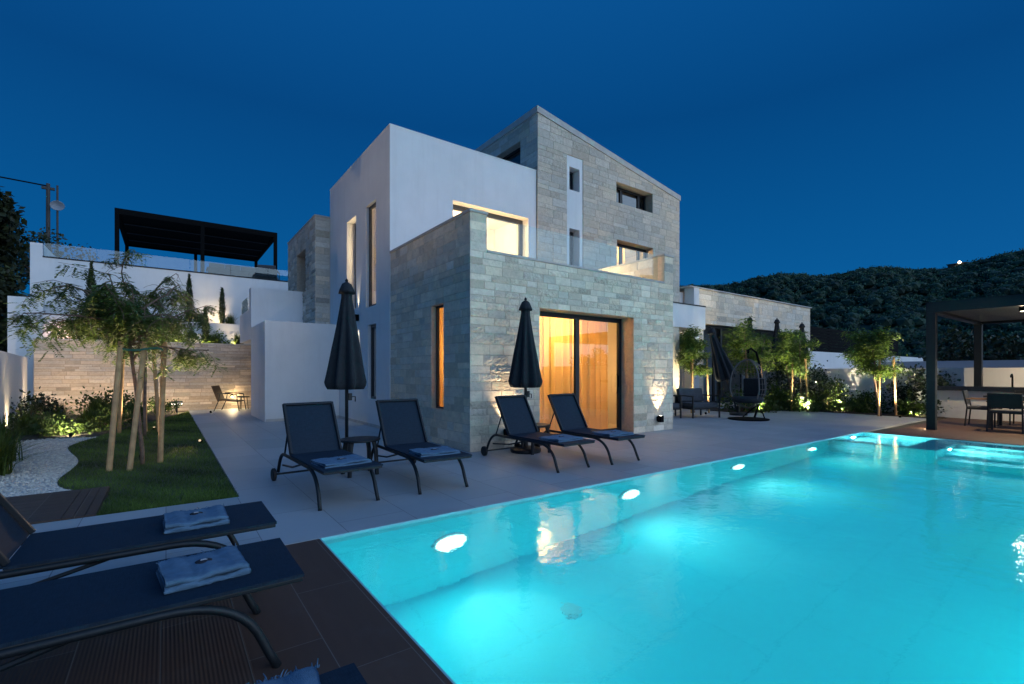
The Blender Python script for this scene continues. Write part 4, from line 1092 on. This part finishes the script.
st = thing('side_table', 'small dark side table half hidden by the white box near the lone chair', 'table', (2.18, 19.0, 0))
MB().lathe([(.2, .42), (.21, .44), (.2, .455)], (2.18, 19.0, 0)).build('tabletop', M['dark'], st)
for a in (0, 2.1, 4.2): MB().tube([(2.18+.16*math.cos(a), 19+.16*math.sin(a), 0), (2.18+.12*math.cos(a), 19+.12*math.sin(a), .42)], .012, 6).build('leg', M['dark'], st)

# ---------------------------------------------------------------- loungers
def bez(p, q, r, n=8):
    p, q, r = Vector(p), Vector(q), Vector(r)
    return [(1-t)*(1-t)*p+2*t*(1-t)*q+t*t*r for t in [k/n for k in range(n+1)]]
def make_lounger():
    t = thing('sun_lounger', 'x', 'sun lounger')
    P = lambda mb, n, m, par=t, **k: mb.build(n, m, par, world=False, **k)
    W = .285; R = .0185
    for s in (-1, 1):
        y = s*(W-.005)
        pts = [Vector((1.06, y*1.02, 0)), Vector((1.03, y*1.01, .06))]+bez((1.0, y, .13), (.92, y, .345), (.64, y, .345), 9)+[Vector((.3, y, .345)), Vector((-.15, y, .345))]+bez((-.30, y, .345), (-.46, y, .34), (-.56, y, .10), 7)
        P(MB().tube(pts, R, 10, flat=1.0), 'side_rail', M['dark'], smooth=True)
        P(MB().tube([(-.42, y*.93, .20), (.0, y*.93, .24), (.38, y*.93, .33)], .011, 6), 'brace', M['dark'])
    P(MB().tube([(.72, -W, .335), (.72, W, .335)], .012, 8), 'crossbar', M['dark'])
    P(MB().tube([(-.56, -W-.03, .075), (-.56, W+.03, .075)], .012, 8), 'axle', M['dark'])
    for s in (-1, 1):
        b = MB(); b.lathe([(.03, -.02), (.062, -.022), (.075, -.014), (.075, .014), (.062, .022), (.03, .02)], seg=20)
        mt = Matrix.Translation((-.56, s*(W+.045), .075)) @ Matrix.Rotation(PI/2, 4, 'X')
        b.v = [tuple(mt @ Vector(p)) for p in b.v]; P(b, 'wheel', M['rubber'])
    # seat sling with a rolled edge and slight sag
    def sling(L, w, n=14):
        b = MB(); m = 10
        for side in (0, 1):
            for i in range(n+1):
                for j in range(m+1):
                    u = i/n; v = j/m*2-1
                    z = -.012*(1-v*v)*math.sin(PI*min(max(u, .05), .95)) - (.014 if side else 0)
                    b.v.append((L*u, w*v, z))
        k = (n+1)*(m+1)
        for i in range(n):
            for j in range(m):
                a = i*(m+1)+j
                b.f.append((a, a+m+1, a+m+2, a+1)); b.f.append((k+a, k+a+1, k+a+m+2, k+a+m+1)); b.t += [(1, 1, 1, 0)]*2
        rim = [i*(m+1) for i in range(n+1)]+[n*(m+1)+j for j in range(1, m+1)]+[i*(m+1)+m for i in range(n-1, -1, -1)]+[j for j in range(m-1, 0, -1)]
        for a, c in zip(rim, rim[1:]+rim[:1]): b.f.append((a, c, k+c, k+a)); b.t.append((1, 1, 1, 0))
        return b
    b = sling(1.17, W+.005); b.v = [(x, y, z+.383) for x, y, z in b.v]; P(b, 'seat', M['sling'])
    P(MB().box(0.0, -W, .348, 1.165, -W+.03, .368).box(0.0, W-.03, .348, 1.165, W, .368).box(1.135, -W+.03, .348, 1.165, W-.03, .368), 'seat_frame', M['dark'], bevel=.005)
    ang = math.radians(59); mt = Matrix.Translation((-.015, 0, .375)) @ Matrix.Rotation(-(PI-ang), 4, 'Y')
    b = sling(.635, W+.005); b.v = [tuple(mt @ Vector((x, y, z))) for x, y, z in b.v]; P(b, 'backrest', M['sling'])
    b = MB(); b.box(0, -W, -.045, .63, -W+.025, -.018, mat=mt); b.box(0, W-.025, -.045, .63, W, -.018, mat=mt); b.box(.605, -W+.025, -.045, .63, W-.025, -.018, mat=mt)
    bb = b
    # Rotation about Y maps +x to up/back; the frame bars sit behind the sling
    P(bb, 'back_frame', M['dark'], bevel=.004)
    for s in (-1, 1):
        q = mt @ Vector((.36, s*(W-.03), -.02)); P(MB().tube([q, (-.36, s*(W-.03), .335)], .010, 6), 'strut', M['dark'])
    return t
def make_towel(hx=.19, hy=.15, layers=2):
    t = thing('towel', 'x', 'towel')
    r = random.Random(5); b = MB(); n = 26; z = 0
    th = .026
    for l in range(layers):
        sx = hx-.006*l; sy = hy-.004*l; i0 = len(b.v)
        prof = [(-1, 0)]+[(-1-.0, 0)]
        ring = []
        # cross-section loop around y, rounded fold at one side; swept along x
        loop = []
        for a in range(9): loop.append((sy-.012+.012*math.sin(PI*a/8), th/2-th/2*math.cos(PI*a/8)))
        for k in range(1, 8): loop.append((sy-.012-(2*sy-.024)*k/8, th))
        for a in range(9): loop.append((-sy+.012-.012*math.sin(PI*a/8), th/2+th/2*math.cos(PI*a/8)))
        for k in range(1, 8): loop.append((-sy+.012+(2*sy-.024)*k/8, 0))
        m = len(loop)
        for i in range(n+1):
            x = -sx+2*sx*i/n; e = 1-.25*max(0, abs(i/n*2-1)-.93)/.07
            for (y, zz) in loop:
                wob = .005*math.sin(x*23+y*17+l*2)+.003*math.sin(x*51+l)+.002*r.gauss(0, 1)
                b.v.append((x+r.gauss(0, .0012), y+.003*math.sin(x*30+l), z+(th/2+(zz-th/2)*e)+(wob if zz > .004 or l else 0)))
        for i in range(n):
            for j in range(m):
                a = i0+i*m+j; c = i0+i*m+(j+1) % m
                b.f.append((a, c, c+m, a+m)); b.t.append((1, 1, 1, 0))
        b.f.append(tuple(i0+j for j in range(m))); b.f.append(tuple(i0+n*m+j for j in reversed(range(m)))); b.t += [(1, 1, 1, 0)]*2
        z += th+.001
    b.build('folded_cloth', M['towel'], t, world=False, smooth=True)
    fr = MB()      # fringe along the top back edge
    for k in range(70):
        x = -hx+2*hx*k/69; ln = r.uniform(.018, .04)
        p = Vector((x, hy-.01, z-.006)); d = Vector((r.gauss(0, .35), .9, r.uniform(-.5, .35))).normalized()
        fr.tube([p, p+d*ln*.5, p+d*ln+Vector((0, 0, -.006))], [.0028, .0022, .0012], 4)
    fr.build('fringe', M['towel'], t, world=False)
    bd = MB(); bd.lathe([(.001, z-.004), (.027, z-.003), (.030, z+.004), (.022, z+.008), (.001, z+.009)], seg=18)
    bd.v = [(x*1.35, y*.8, q+.003) for x, y, q in bd.v]
    bo = bd.build('badge', M['badge'], t, world=False, smooth=True)
    bt = MB(); bt.box(-.016, -.006, z+.0105, .016, -.001, z+.0135); bt.box(-.012, .004, z+.0105, .012, .007, z+.0135); bt.build('emblem', M['thread'], bo, world=False)
    return t
lng = make_lounger(); twl = make_towel()
LG = 'navy sun loungers round the pool'; TG = 'folded blue towels on the loungers'
spots = [  # hinge x, y, rotation, label
    (1.40, 5.74, -PI/2+.05, 'navy sun lounger left of the left side table, nearest the lawn, facing the pool', 'lounger by the lawn, left of the left side table'),
    (2.49, 5.72, -PI/2-.02, 'navy sun lounger right of the left side table, before the slit window', 'lounger right of the left side table'),
    (4.34, 5.68, -PI/2+.03, 'navy sun lounger in front of the wall uplight left of the sliding door', 'lounger left of the sliding door'),
    (5.33, 5.62, -PI/2, 'navy sun lounger in front of the sliding door glass', 'lounger in front of the sliding door'),
    (-.62, 3.50, .0, 'navy sun lounger at the left edge on pale paving, farthest of the three foreground ones', 'farthest foreground lounger, on pale paving'),
    (-.66, 2.60, .0, 'navy sun lounger middle of the three foreground ones, over the brown deck', 'middle foreground lounger'),
    (-.69, 1.22, .0, 'navy sun lounger cut off by the bottom edge, only its foot end in view', 'lounger cut by the bottom edge')]
first = True
for k, (x, y, rz, lab, tl) in enumerate(spots):
    o = lng if k == 0 else copy_tree(lng)
    o.location = (x, y, 0); o.rotation_euler = (0, 0, rz); tag(o, lab, 'sun lounger', LG)
    q = twl if k == 0 else copy_tree(twl)
    off = .82 if k < 4 else (.77, .80, .88)[k-4]
    d = Vector((math.cos(rz), math.sin(rz)))
    q.location = (x+d.x*off, y+d.y*off+(.145 if k == 6 else 0), .374); q.rotation_euler = (0, 0, (rz+PI/2+(.06, -.05, .03, -.08)[k] if k < 4 else (.02, .10, -.12)[k-4]))
    q.scale = (1.25, 1.25, .8) if k < 4 else (.85, 1.0, 1.0)
    tag(q, 'folded blue towel on the '+tl, 'towel', TG)

# side tables by the loungers
def side_table(x, y, lab):
    t = thing('side_table', lab, 'table', (x, y, 0), 0, 'small side tables between loungers')
    P = lambda mb, n, m, **k: mb.build(n, m, t, world=False, **k)
    b = MB(); b.lathe([(.245, .425), (.255, .435), (.255, .447), (.245, .455)], seg=32); b.v = [(px, py*.9, pz) for px, py, pz in b.v]; P(b, 'tabletop', M['dark'], smooth=False)
    for a in (-2.4, -.75, .75, 2.4):
        ca, sa = math.cos(a)*.21, math.sin(a)*.18
        P(MB().tube([(ca*1.12, sa*1.12, 0), (ca*1.04, sa*1.04, .3), (ca*.9, sa*.9, .43)], [.026, .028, .03], 8), 'leg', M['dark'])
side_table(2.0, 6.05, 'dark side table between the two left terrace loungers'); side_table(4.83, 6.0, 'dark side table between the two loungers by the sliding door')
# closed parasols
def parasol(x, y, z0, top, low, r, lab, grp, seed, tilt=None, base=True, crank=True):
    t = thing('parasol', lab, 'parasol', (x, y, z0), 0, grp)
    P = lambda mb, n, m, **k: mb.build(n, m, t, world=False, **k)
    mt = Matrix.Identity(4) if tilt is None else tilt
    def X(mb): mb.v = [tuple(mt @ Vector(p)) for p in mb.v]; return mb
    P(X(MB().tube([(0, 0, .05), (0, 0, top-.05)], .024, 12)), 'pole', M['dark'], smooth=True)
    rr = random.Random(seed); ph = [rr.uniform(-.1, .1) for _ in range(8)]
    def rf(a, z):
        f = (top-z)/(top-low); q = a*8+ph[int(a/(2*PI)*8) % 8]
        return 1+.20*min(1, f*1.6)*math.cos(q)+.05*math.cos(3*a+seed+z*2)
    H = top-low; prof = [(.012, low+.10), (r*.55, low-.005), (r*.86, low+.0), (r*.96, low+.05), (r, low+.10)]
    for k in range(1, 11): f = k/10; prof.append((r*(1-.70*f**.9), low+.10+(H-.32)*f))
    prof += [(r*.30, top-.15), (r*.46, top-.165), (r*.42, top-.12), (r*.26, top-.03), (.012, top)]
    P(X(MB().lathe(prof, seg=96, rf=rf)), 'canopy', M['fabric_dark'], smooth=True)
    P(X(MB().lathe([(.018, top), (.024, top+.02), (.006, top+.045)], seg=12)), 'finial', M['dark'])
    if crank: P(X(MB().box(.024, -.02, low-.16, .07, .02, low-.06).tube([(.07, 0, low-.11), (.12, 0, low-.11), (.12, 0, low-.18)], .008, 6)), 'crank', M['dark'])
    if base: P(MB().lathe([(.24, 0), (.25, .015), (.25, .06), (.22, .075), (.04, .085), (.04, .32), (.03, .33)], seg=28), 'base', M['dark'])
    return t
PG = 'closed dark parasols'
parasol(2.06, 6.80, 0, 2.57, 1.06, .245, 'closed dark parasol behind the left side table', PG, 1)
parasol(4.74, 6.15, 0, 2.47, 1.05, .235, 'closed dark parasol beside the sliding door, between two loungers', PG, 2)
def px_at(px, D): l = (px-512)/F_PX*D; return D*FX+l*RX, D*FY+l*RY
for x, y, tp, lab in ((*px_at(750, 18.6), 3.44, 'closed dark parasol top showing above the trees nearest the hanging chair'), (*px_at(777, 18.6), 3.37, 'closed dark parasol top showing above the trees before the guest wing wall, middle of three'), (*px_at(802, 18.6), 3.20, 'closed dark parasol top showing above the trees nearest the guest wing end')):
    parasol(x, y, 0, tp, 1.7, .24, lab, PG, 5, crank=False)
parasol(13.95, 7.6, 0, 2.75, 1.15, .27, 'closed dark parasol leaning behind the hanging egg chair', PG, 7, tilt=Matrix.Rotation(math.radians(18), 4, Vector((RX, RY, 0)).cross(Vector((0, 0, 1)))), crank=False)

# ---------------------------------------------------------------- right terrace furniture
armchair_block('armchair', 'dark framed garden armchair beside the stone corner with a pale green cushion', (11.35, 8.15, 0), math.radians(-20), .8, 'garden armchairs by the egg chair')
armchair_block('armchair', 'dark framed garden armchair next to the hanging egg chair', (12.35, 7.65, 0), math.radians(-20), .95, 'garden armchairs by the egg chair')
b = MB(); b.box(-.2, -.06, 0, .2, .06, .34, mat=Matrix.Rotation(math.radians(-16), 4, 'X')); o = b.build('cushion', M['cushion_light'], bevel=.04); o.location = (11.38, 8.55, .42); o.rotation_euler = (0, 0, math.radians(-20)); tag(o, 'pale green scatter cushion on the armchair beside the stone corner', 'cushion')
# egg chair
eg = thing('hanging_egg_chair', 'hanging rattan egg chair with dark cushion on a curved black stand', 'hanging chair', (12.9, 6.75, 0), math.radians(-178))
P = lambda mb, n, m, **k: mb.build(n, m, eg, world=False, **k)
P(MB().lathe([(.50, 0), (.52, .01), (.52, .03), (.48, .035)], seg=36), 'base', M['black'])
P(MB().tube([(-.35, .0, .03), (-.62, 0, .4), (-.72, 0, .95), (-.66, 0, 1.5), (-.45, 0, 1.85), (-.15, 0, 1.95), (0, 0, 1.9), (.02, 0, 1.82)], .028, 10), 'stand', M['black'], smooth=True)
P(MB().tube([(-.3, -.3, .03), (-.62, 0, .42)], .018, 8).tube([(-.3, .3, .03), (-.62, 0, .42)], .018, 8), 'brace', M['black'])
P(MB().tube([(.02, 0, 1.82), (.02, 0, 1.62)], .008, 6), 'chain', M['black'])
b = MB(); cz, rx_, rz_ = .98, .46, .66
for k in range(17):      # meridians of the open basket
    a = math.radians(62+(298-62)*k/16)
    pts = []
    for q in range(15):
        v = -PI/2+PI*q/14
        rr = rx_*math.cos(v)*(1 if v < 0 else .95)
        pts.append((math.cos(a)*rr+.02, math.sin(a)*rr, cz+rz_*math.sin(v)))
    b.tube(pts, .02 if k in (0, 16) else .006, 6)
for q in range(2, 13):
    v = -PI/2+PI*q/14; pts = [(math.cos(math.radians(62+236*k/20))*rx_*math.cos(v)+.02, math.sin(math.radians(62+236*k/20))*rx_*math.cos(v), cz+rz_*math.sin(v)) for k in range(21)]
    b.tube(pts, .0045, 5)
P(b, 'basket', M['rattan'])
b = MB(); b.lathe([(.05, 0), (.34, .02), (.40, .08), (.38, .15), (.30, .18), (.05, .17)], (.02, 0, .45), 28); P(b, 'seat_cushion', M['fabric_dark'], smooth=True)
b = MB(); b.box(-.40, -.3, .62, -.30, .3, 1.12); P(b, 'back_cushion', M['fabric_dark'], bevel=.04)

# dining set under the pergola
pg2 = pergola('pergola', 'dark pergola over the dining table on the brown deck', 13.92, 18.4, -2.2, 3.12, .006, 2.86, .16, .23, [(13.92, 3.12), (18.4, 3.12), (18.4, -2.2), (13.92, -2.2)], 'y', .24)
t = fixture_spot('ceiling_spot', 'lit ceiling spot under the pergola above the dining table', 'ceiling spot', (14.6, 1.78, 2.58), (14.6, 1.78, 0), 300, col=(1, .78, .5), ang=120, lens=.05, lensmat='white_lens')
fixture_spot('step_light', 'low light at the foot of the front pergola post', 'step light', (14.12, 3.2, .12), (13.9, 3.5, 0), 9, ang=150, lens=.015, lensmat='dim_lens')
fixture_spot('ceiling_spot', 'ceiling spot of the pergola beyond the right edge of the frame', 'ceiling spot', (16.9, .2, 2.58), (17.4, 1.0, 0), 420, col=(1, .78, .5), ang=150, lens=.05)
dt = thing('dining_table', 'dark outdoor dining table under the pergola', 'table', (16.0, 1.75, .006))
MB().box(15.2, .9, .72, 16.5, 2.5, .76).build('tabletop', M['dark'], dt, bevel=.005)
for px in (15.3, 16.4):
    for py in (1.0, 2.4): MB().box(px-.04, py-.04, .006, px+.04, py+.04, .72).build('leg', M['dark'], dt)
def dining_chair(loc, rz, lab):
    t = thing('dining_chair', lab, 'chair', loc, rz, 'dining chairs under the pergola')
    P = lambda mb, n, m, **k: mb.build(n, m, t, world=False, **k)
    for sx in (-1, 1):
        P(MB().tube([(sx*.27, -.24, 0), (sx*.26, -.24, .64)], .016, 8), 'leg', M['dark']); P(MB().tube([(sx*.27, .27, 0), (sx*.26, .23, .45), (sx*.25, .30, .84)], .016, 8), 'leg', M['dark'])
        P(MB().box(sx*.26-.03, -.27, .64, sx*.26+.03, .24, .665), 'arm', M['teak'])
    P(MB().box(-.25, -.25, .40, .25, .24, .43), 'seat', M['dark']); P(MB().box(-.24, -.24, .432, .24, .22, .475), 'cushion', M['cushion'], bevel=.015)
    m = Matrix.Translation((0, .235, .52)) @ Matrix.Rotation(math.radians(-10), 4, 'X')
    P(MB().box(-.25, 0, 0, .25, .03, .33, mat=m), 'backrest', M['dark'], bevel=.01)
dining_chair((15.85, 2.62, .006), 0.05, 'dining chair at the table end beside the pergola post')
dining_chair((14.75, 2.05, .006), PI/2, 'dining chair on the pool side of the table, its back to the pool')
dining_chair((14.75, 1.3, .006), PI/2, 'dining chair on the pool side at the right edge of the frame')
dining_chair((16.9, 2.0, .006), -PI/2, 'dining chair on the far side of the table facing the pool')
kc = thing('outdoor_kitchen', 'dark kitchen counter along the white wall behind the dining table', 'counter', (18.2, 1, 0))
MB().box(17.85, -3, .78, 18.55, 4.05, .9).build('countertop', M['counter'], kc, bevel=.006)
MB().box(18.0, -3, .006, 18.5, 3.95, .778).build('cabinet', M['plaster'], kc)
MB().tube([(18.35, 2.45, .9), (18.35, 2.45, 1.18), (18.28, 2.45, 1.24), (18.18, 2.45, 1.22), (18.15, 2.45, 1.16)], .02, 8).build('tap', M['black'], kc, smooth=True)
# walls on the right
ww = MB().box(18.72, -12, 0, 18.95, 8.2, 1.42).build('boundary_wall', M['plaster']); tag(ww, 'white rendered boundary wall behind the outdoor kitchen and plants', 'wall')
ww = MB().box(18.96, 8.0, 0, 46, 8.22, 1.5).build('boundary_wall', M['plaster']); tag(ww, 'low white wall running away behind the right planting bed', 'wall')
ww = MB().box(25, 10.6, 0, 46, 10.85, 2.35).build('boundary_wall', M['plaster']); tag(ww, 'taller white wall beyond the guest wing, under the dark fence panel', 'wall')
ft = thing('fence_panel', 'dark slatted fence panel on the taller white wall beyond the guest wing', 'fence', (33, 10.7, 2.35))
b = MB()
for k in range(8): b.box(25.2, 10.7, 2.36+k*.16, 40, 10.73, 2.36+k*.16+.145)
b.build('slats', M['black'], ft)
for x in (25.2, 29, 33, 36.5, 40): MB().box(x-.05, 10.735, 2.351, x+.05, 10.83, 3.68).build('post', M['black'], ft)
ww = MB().box(24.0, -15, 0, 24.25, 7.0, 1.72).build('boundary_wall', M['dish']); tag(ww, 'neighbouring wall tinted bluish for the dusk light, seen between the pergola posts', 'wall')  # grey-blue tint carries the dusk light on this wall
# planting bed on the right
structure(MB().box(14.8, 7.75, -.1, 18.7, 9.2, .02).box(17.3, 3.75, -.1, 18.7, 7.75, .02).build('planting_bed', M['soil']))
b = MB(); n = 9000
hb = rng.uniform(0, 1, (n, 3))*np.array([.9, 19, 1.5])+np.array([25.0, -13, 1.1]); hb[:, 2] += .25*np.sin(hb[:, 1]*1.7)+.2*np.sin(hb[:, 1]*4.1)
leaf_cloud(b, hb, u3(n), rng.uniform(.12, .25, n), rng.uniform(.04, .08, n), rng.uniform(.4, 1.2, n)); o = b.build('hedge', M['dark_leaf']); tag(o, 'dark hedge behind the neighbouring wall beyond the pergola', 'hedge')
def young_tree(name, label, base, hh, spread, seed, nst, group, n=9000):
    r = random.Random(seed); t = thing(name, label, 'tree', base, 0, group); lv = MB(); tr = MB(); C, D = [], []
    tops = []
    for k in range(nst):
        a = r.uniform(0, 2*PI)
        pts = limb(tr, (math.cos(a)*.12, math.sin(a)*.12, -.03), (math.cos(a)*.10, math.sin(a)*.10, 1), hh*.76, .026, .014, 7, .04, 0, seed*7+k)
        tops.append(pts)
        for q in range(9):
            b = r.uniform(0, 2*PI); ps = limb(tr, pts[r.choice((4, 5, 6, 7))], (math.cos(b), math.sin(b), r.uniform(.5, 1.8)), spread*r.uniform(.5, 1.1), .010, .003, 7, .14, .13, seed*13+k*17+q)
            for p in ps[2:]:
                for s in range(max(1, int(n/(nst*9*6)))):
                    o3 = Vector((r.gauss(0, .09), r.gauss(0, .09), r.gauss(0, .08))); C.append(p+o3)
                    g = r.uniform(0, 2*PI); D.append(Vector((math.cos(g), math.sin(g), r.uniform(-1.1, .3))))
    n2 = len(C); leaf_cloud(lv, np.array([c[:] for c in C]), np.array([c[:] for c in D]), rng.uniform(.08, .17, n2), rng.uniform(.008, .015, n2), rng.uniform(.5, 1.4, n2))
    tr.build('trunk', M['bark'], t, world=False, smooth=True); lv.build('crown', M['olive_leaf'], t, world=False)
YG = 'young staked trees in the right bed'; SG = 'timber stakes in the right bed'
trees = [(px_at(698, 15.2), 3.15, .6, 2, 'young uplit tree beside the porch, nearest the villa'), (px_at(752, 15.6), 3.2, .78, 3, 'young tree behind the hanging egg chair'),
         (px_at(797, 16.0), 3.2, .74, 3, 'young bright green uplit tree with stakes before the end of the guest wing'), (px_at(884, 14.1), 3.1, .78, 3, 'young green uplit tree with three stakes before the white wall by the pergola')]
for k, ((x, y), hh, sp, ns, lab) in enumerate(trees):
    young_tree('young_tree', lab, (x, y, 0), hh, sp, 60+k, ns, YG)
    where = ('beside the porch', 'behind the egg chair', 'before the guest wing end', 'by the pergola')[k]
    for q, (dx, dy, nm) in enumerate(((-.28, .05, 'left'), (.26, -.22, 'right'))):
        stake((x+dx, y+dy, 0), (x+dx*.8, y+dy*.8, 1.75), .03, f'timber stake on the {nm} of the young tree {where}', SG)
    fixture_spot('garden_spotlight', f'garden spotlight aimed up the young tree {where}', 'spotlight', (x-.3, y-.45, .06), (x+.05, y+.1, 1.9), (330, 260, 700, 640)[k], ang=100, lens=.02, lensmat='dim_lens', col=(1, .86, .58), group='spotlights in the right bed')
RS = 'shrubs in the right bed'
for x, y, a, c, n, mt, lab in ((15.2, 8.2, .6, .8, 900, 'shrub_leaf', 'green shrub at the left end of the right bed behind the armchairs'), (16.4, 7.95, .75, .75, 1100, 'shrub_leaf', 'low green shrub right of the egg chair'),
        (17.5, 7.9, .8, 1.5, 1600, 'glossy_leaf', 'tall dark shrub right of the bright uplit tree'), (18.2, 7.2, .7, 1.35, 1500, 'glossy_leaf', 'dark shrub against the white wall between two staked trees'), (17.6, 6.6, .7, .42, 900, 'shrub_leaf', 'low spreading shrub at the front of the right bed'),
        (18.45, 4.75, .55, 1.5, 1500, 'glossy_leaf', 'tall dark shrub left of the pergola post'), (18.35, 4.0, .55, 1.25, 1300, 'glossy_leaf', 'dark shrub right of the pergola post beside the counter'), (17.7, 5.9, .5, .35, 700, 'shrub_leaf', 'small low shrub in front of the white wall'), (17.9, 4.5, .45, .35, 600, 'shrub_leaf', 'small low shrub at the corner of the deck')):
    shrub('shrub', lab, (x, y, .01), a, a*.8, c, n, .10, RS, mt)
for x, y, c, lab in ((15.7, 7.95, .5, 'low green mound behind the armchair nearest the egg chair'), (17.1, 7.35, .42, 'low green mound at the bed edge left of the tall dark shrub'), (17.75, 7.15, .5, 'low green mound at the bed edge below the tall dark shrub'), (18.2, 5.6, .55, 'low green mound at the foot of the tree with three stakes'), (18.3, 6.6, .9, 'leafy bush against the white wall left of the tree with three stakes')):
    shrub('shrub', lab, (x, y, .01), .6, .45, c, 1100, .085, RS, 'shrub_leaf')
for x, y, lab in ((16.55, 7.75, 'bright lit spiky grass at the foot of the uplit tree'), (16.9, 7.6, 'lit grass clump in front of the uplit tree stakes')):
    grass_tuft('ornamental_grass', lab, (x, y, .01), 260, .75, .7, 'lit grasses in the right bed', 'grass_leaf', .012, 'plant')

for x, y, lab in ((18.35, 6.2, 'spotlight in the right bed washing the white wall between the staked trees'), (18.4, 4.35, 'spotlight in the right bed washing the white wall beside the pergola post')):
    fixture_spot('garden_spotlight', lab, 'spotlight', (x-.75, y, .06), (18.72, y+.3, .9), 380, col=(1, .80, .55), ang=140, lens=.02, lensmat='dim_lens', group='spotlights in the right bed')
# ---------------------------------------------------------------- hill with its wood
def ridge(az):   # elevation angle of the ridge seen from the terrace
    d = math.degrees(az)
    return math.radians(9.3+.55*math.sin(d*.22+1.0)+.25*math.sin(d*.71)+max(0, (d-38))*.03+max(0, 22-d)*.05)
mb = MB(); NA, NR_ = 90, 26
R0, R1 = 75.0, 300.0
def hill_z(az, r):
    f = (r-R0)/(220-R0); f = min(max(f, 0), 1.0); s = f*f*(3-2*f)
    top = 220*math.tan(ridge(az)); z = top*(.25*f+.75*s)
    return z*(1 if r <= 220 else 1-.25*(r-220)/80)+1.2*math.sin(r*.09+az*9)*f-.5
for i in range(NA+1):
    az = math.radians(-25+115*i/NA)
    for k in range(NR_+1):
        r = R0+(R1-R0)*k/NR_; x, y = polar(az, r); mb.v.append((x, y, hill_z(az, r)))
for i in range(NA):
    for k in range(NR_): a = i*(NR_+1)+k; mb.f.append((a, a+NR_+1, a+NR_+2, a+1)); mb.t.append((1, 1, 1, 0))
structure(mb.build('hill', M['hill'], smooth=True))
mb = MB(); IV, IF = ICO_V, ICO_F
for k in range(5600):
    az = math.radians(rnd.uniform(8, 60)); u = rnd.random(); r = 80+145*u**.75
    if rnd.random() < .2: r = rnd.uniform(206, 224)
    x, y = polar(az, r); z = hill_z(az, r); s = rnd.choice((.8, 1.1, 1.4, 1.8, 2.3))*rnd.uniform(.85, 1.1)*(.7 if r < 120 else 1.0)
    V = IV*np.array([s, s, s*rnd.uniform(.6, .85)])*.78+np.array([x, y, z+s*.5])
    t = rnd.choice((.6, .8, 1.0, 1.25))*rnd.uniform(.85, 1.15)
    mb.arrays(V, IF, [(t*.5, t*.5, t*.5, 0)]*len(IF))
    m = 48; dd = u3(m); dd[:, 2] = np.abs(dd[:, 2])*1.1-.25; cs = dd*np.array([s, s, s*.8])*rng.uniform(.6, 1.0, (m, 1))+np.array([x, y, z+s*.55])
    leaf_cloud(mb, cs, u3(m)+np.array([0, 0, .3]), rng.uniform(.3, .6, m), rng.uniform(.12, .26, m), rng.uniform(.5, 1.45, m)*t)
o = mb.build('woodland', M['forest_leaf']); tag(o, 'dark wooded hillside behind the guest wing', 'woodland', kind='stuff')
hx, hy = polar(math.atan((959-512)/F_PX), 214); hz = hill_z(math.atan((959-512)/F_PX), 214)
ho = thing('hilltop_house', 'tiny far house with one bright lamp on the ridge', 'house', (hx, hy, hz))
MB().box(hx-1.5, hy-2, hz-1, hx+1.5, hy+2.5, hz+2.6).build('wall', M['pole'], ho); MB().box(hx-1.8, hy-2.3, hz+2.6, hx+1.8, hy+2.8, hz+2.8).build('roof', M['pole'], ho)
b = MB(); b.lathe([(.05, -.5), (.5, 0), (.05, .5)], (hx-1.9, hy-.5, hz+2.9), 10); b.build('lamp', emit_mat('far_lamp', (1, .75, .45), 9), ho)
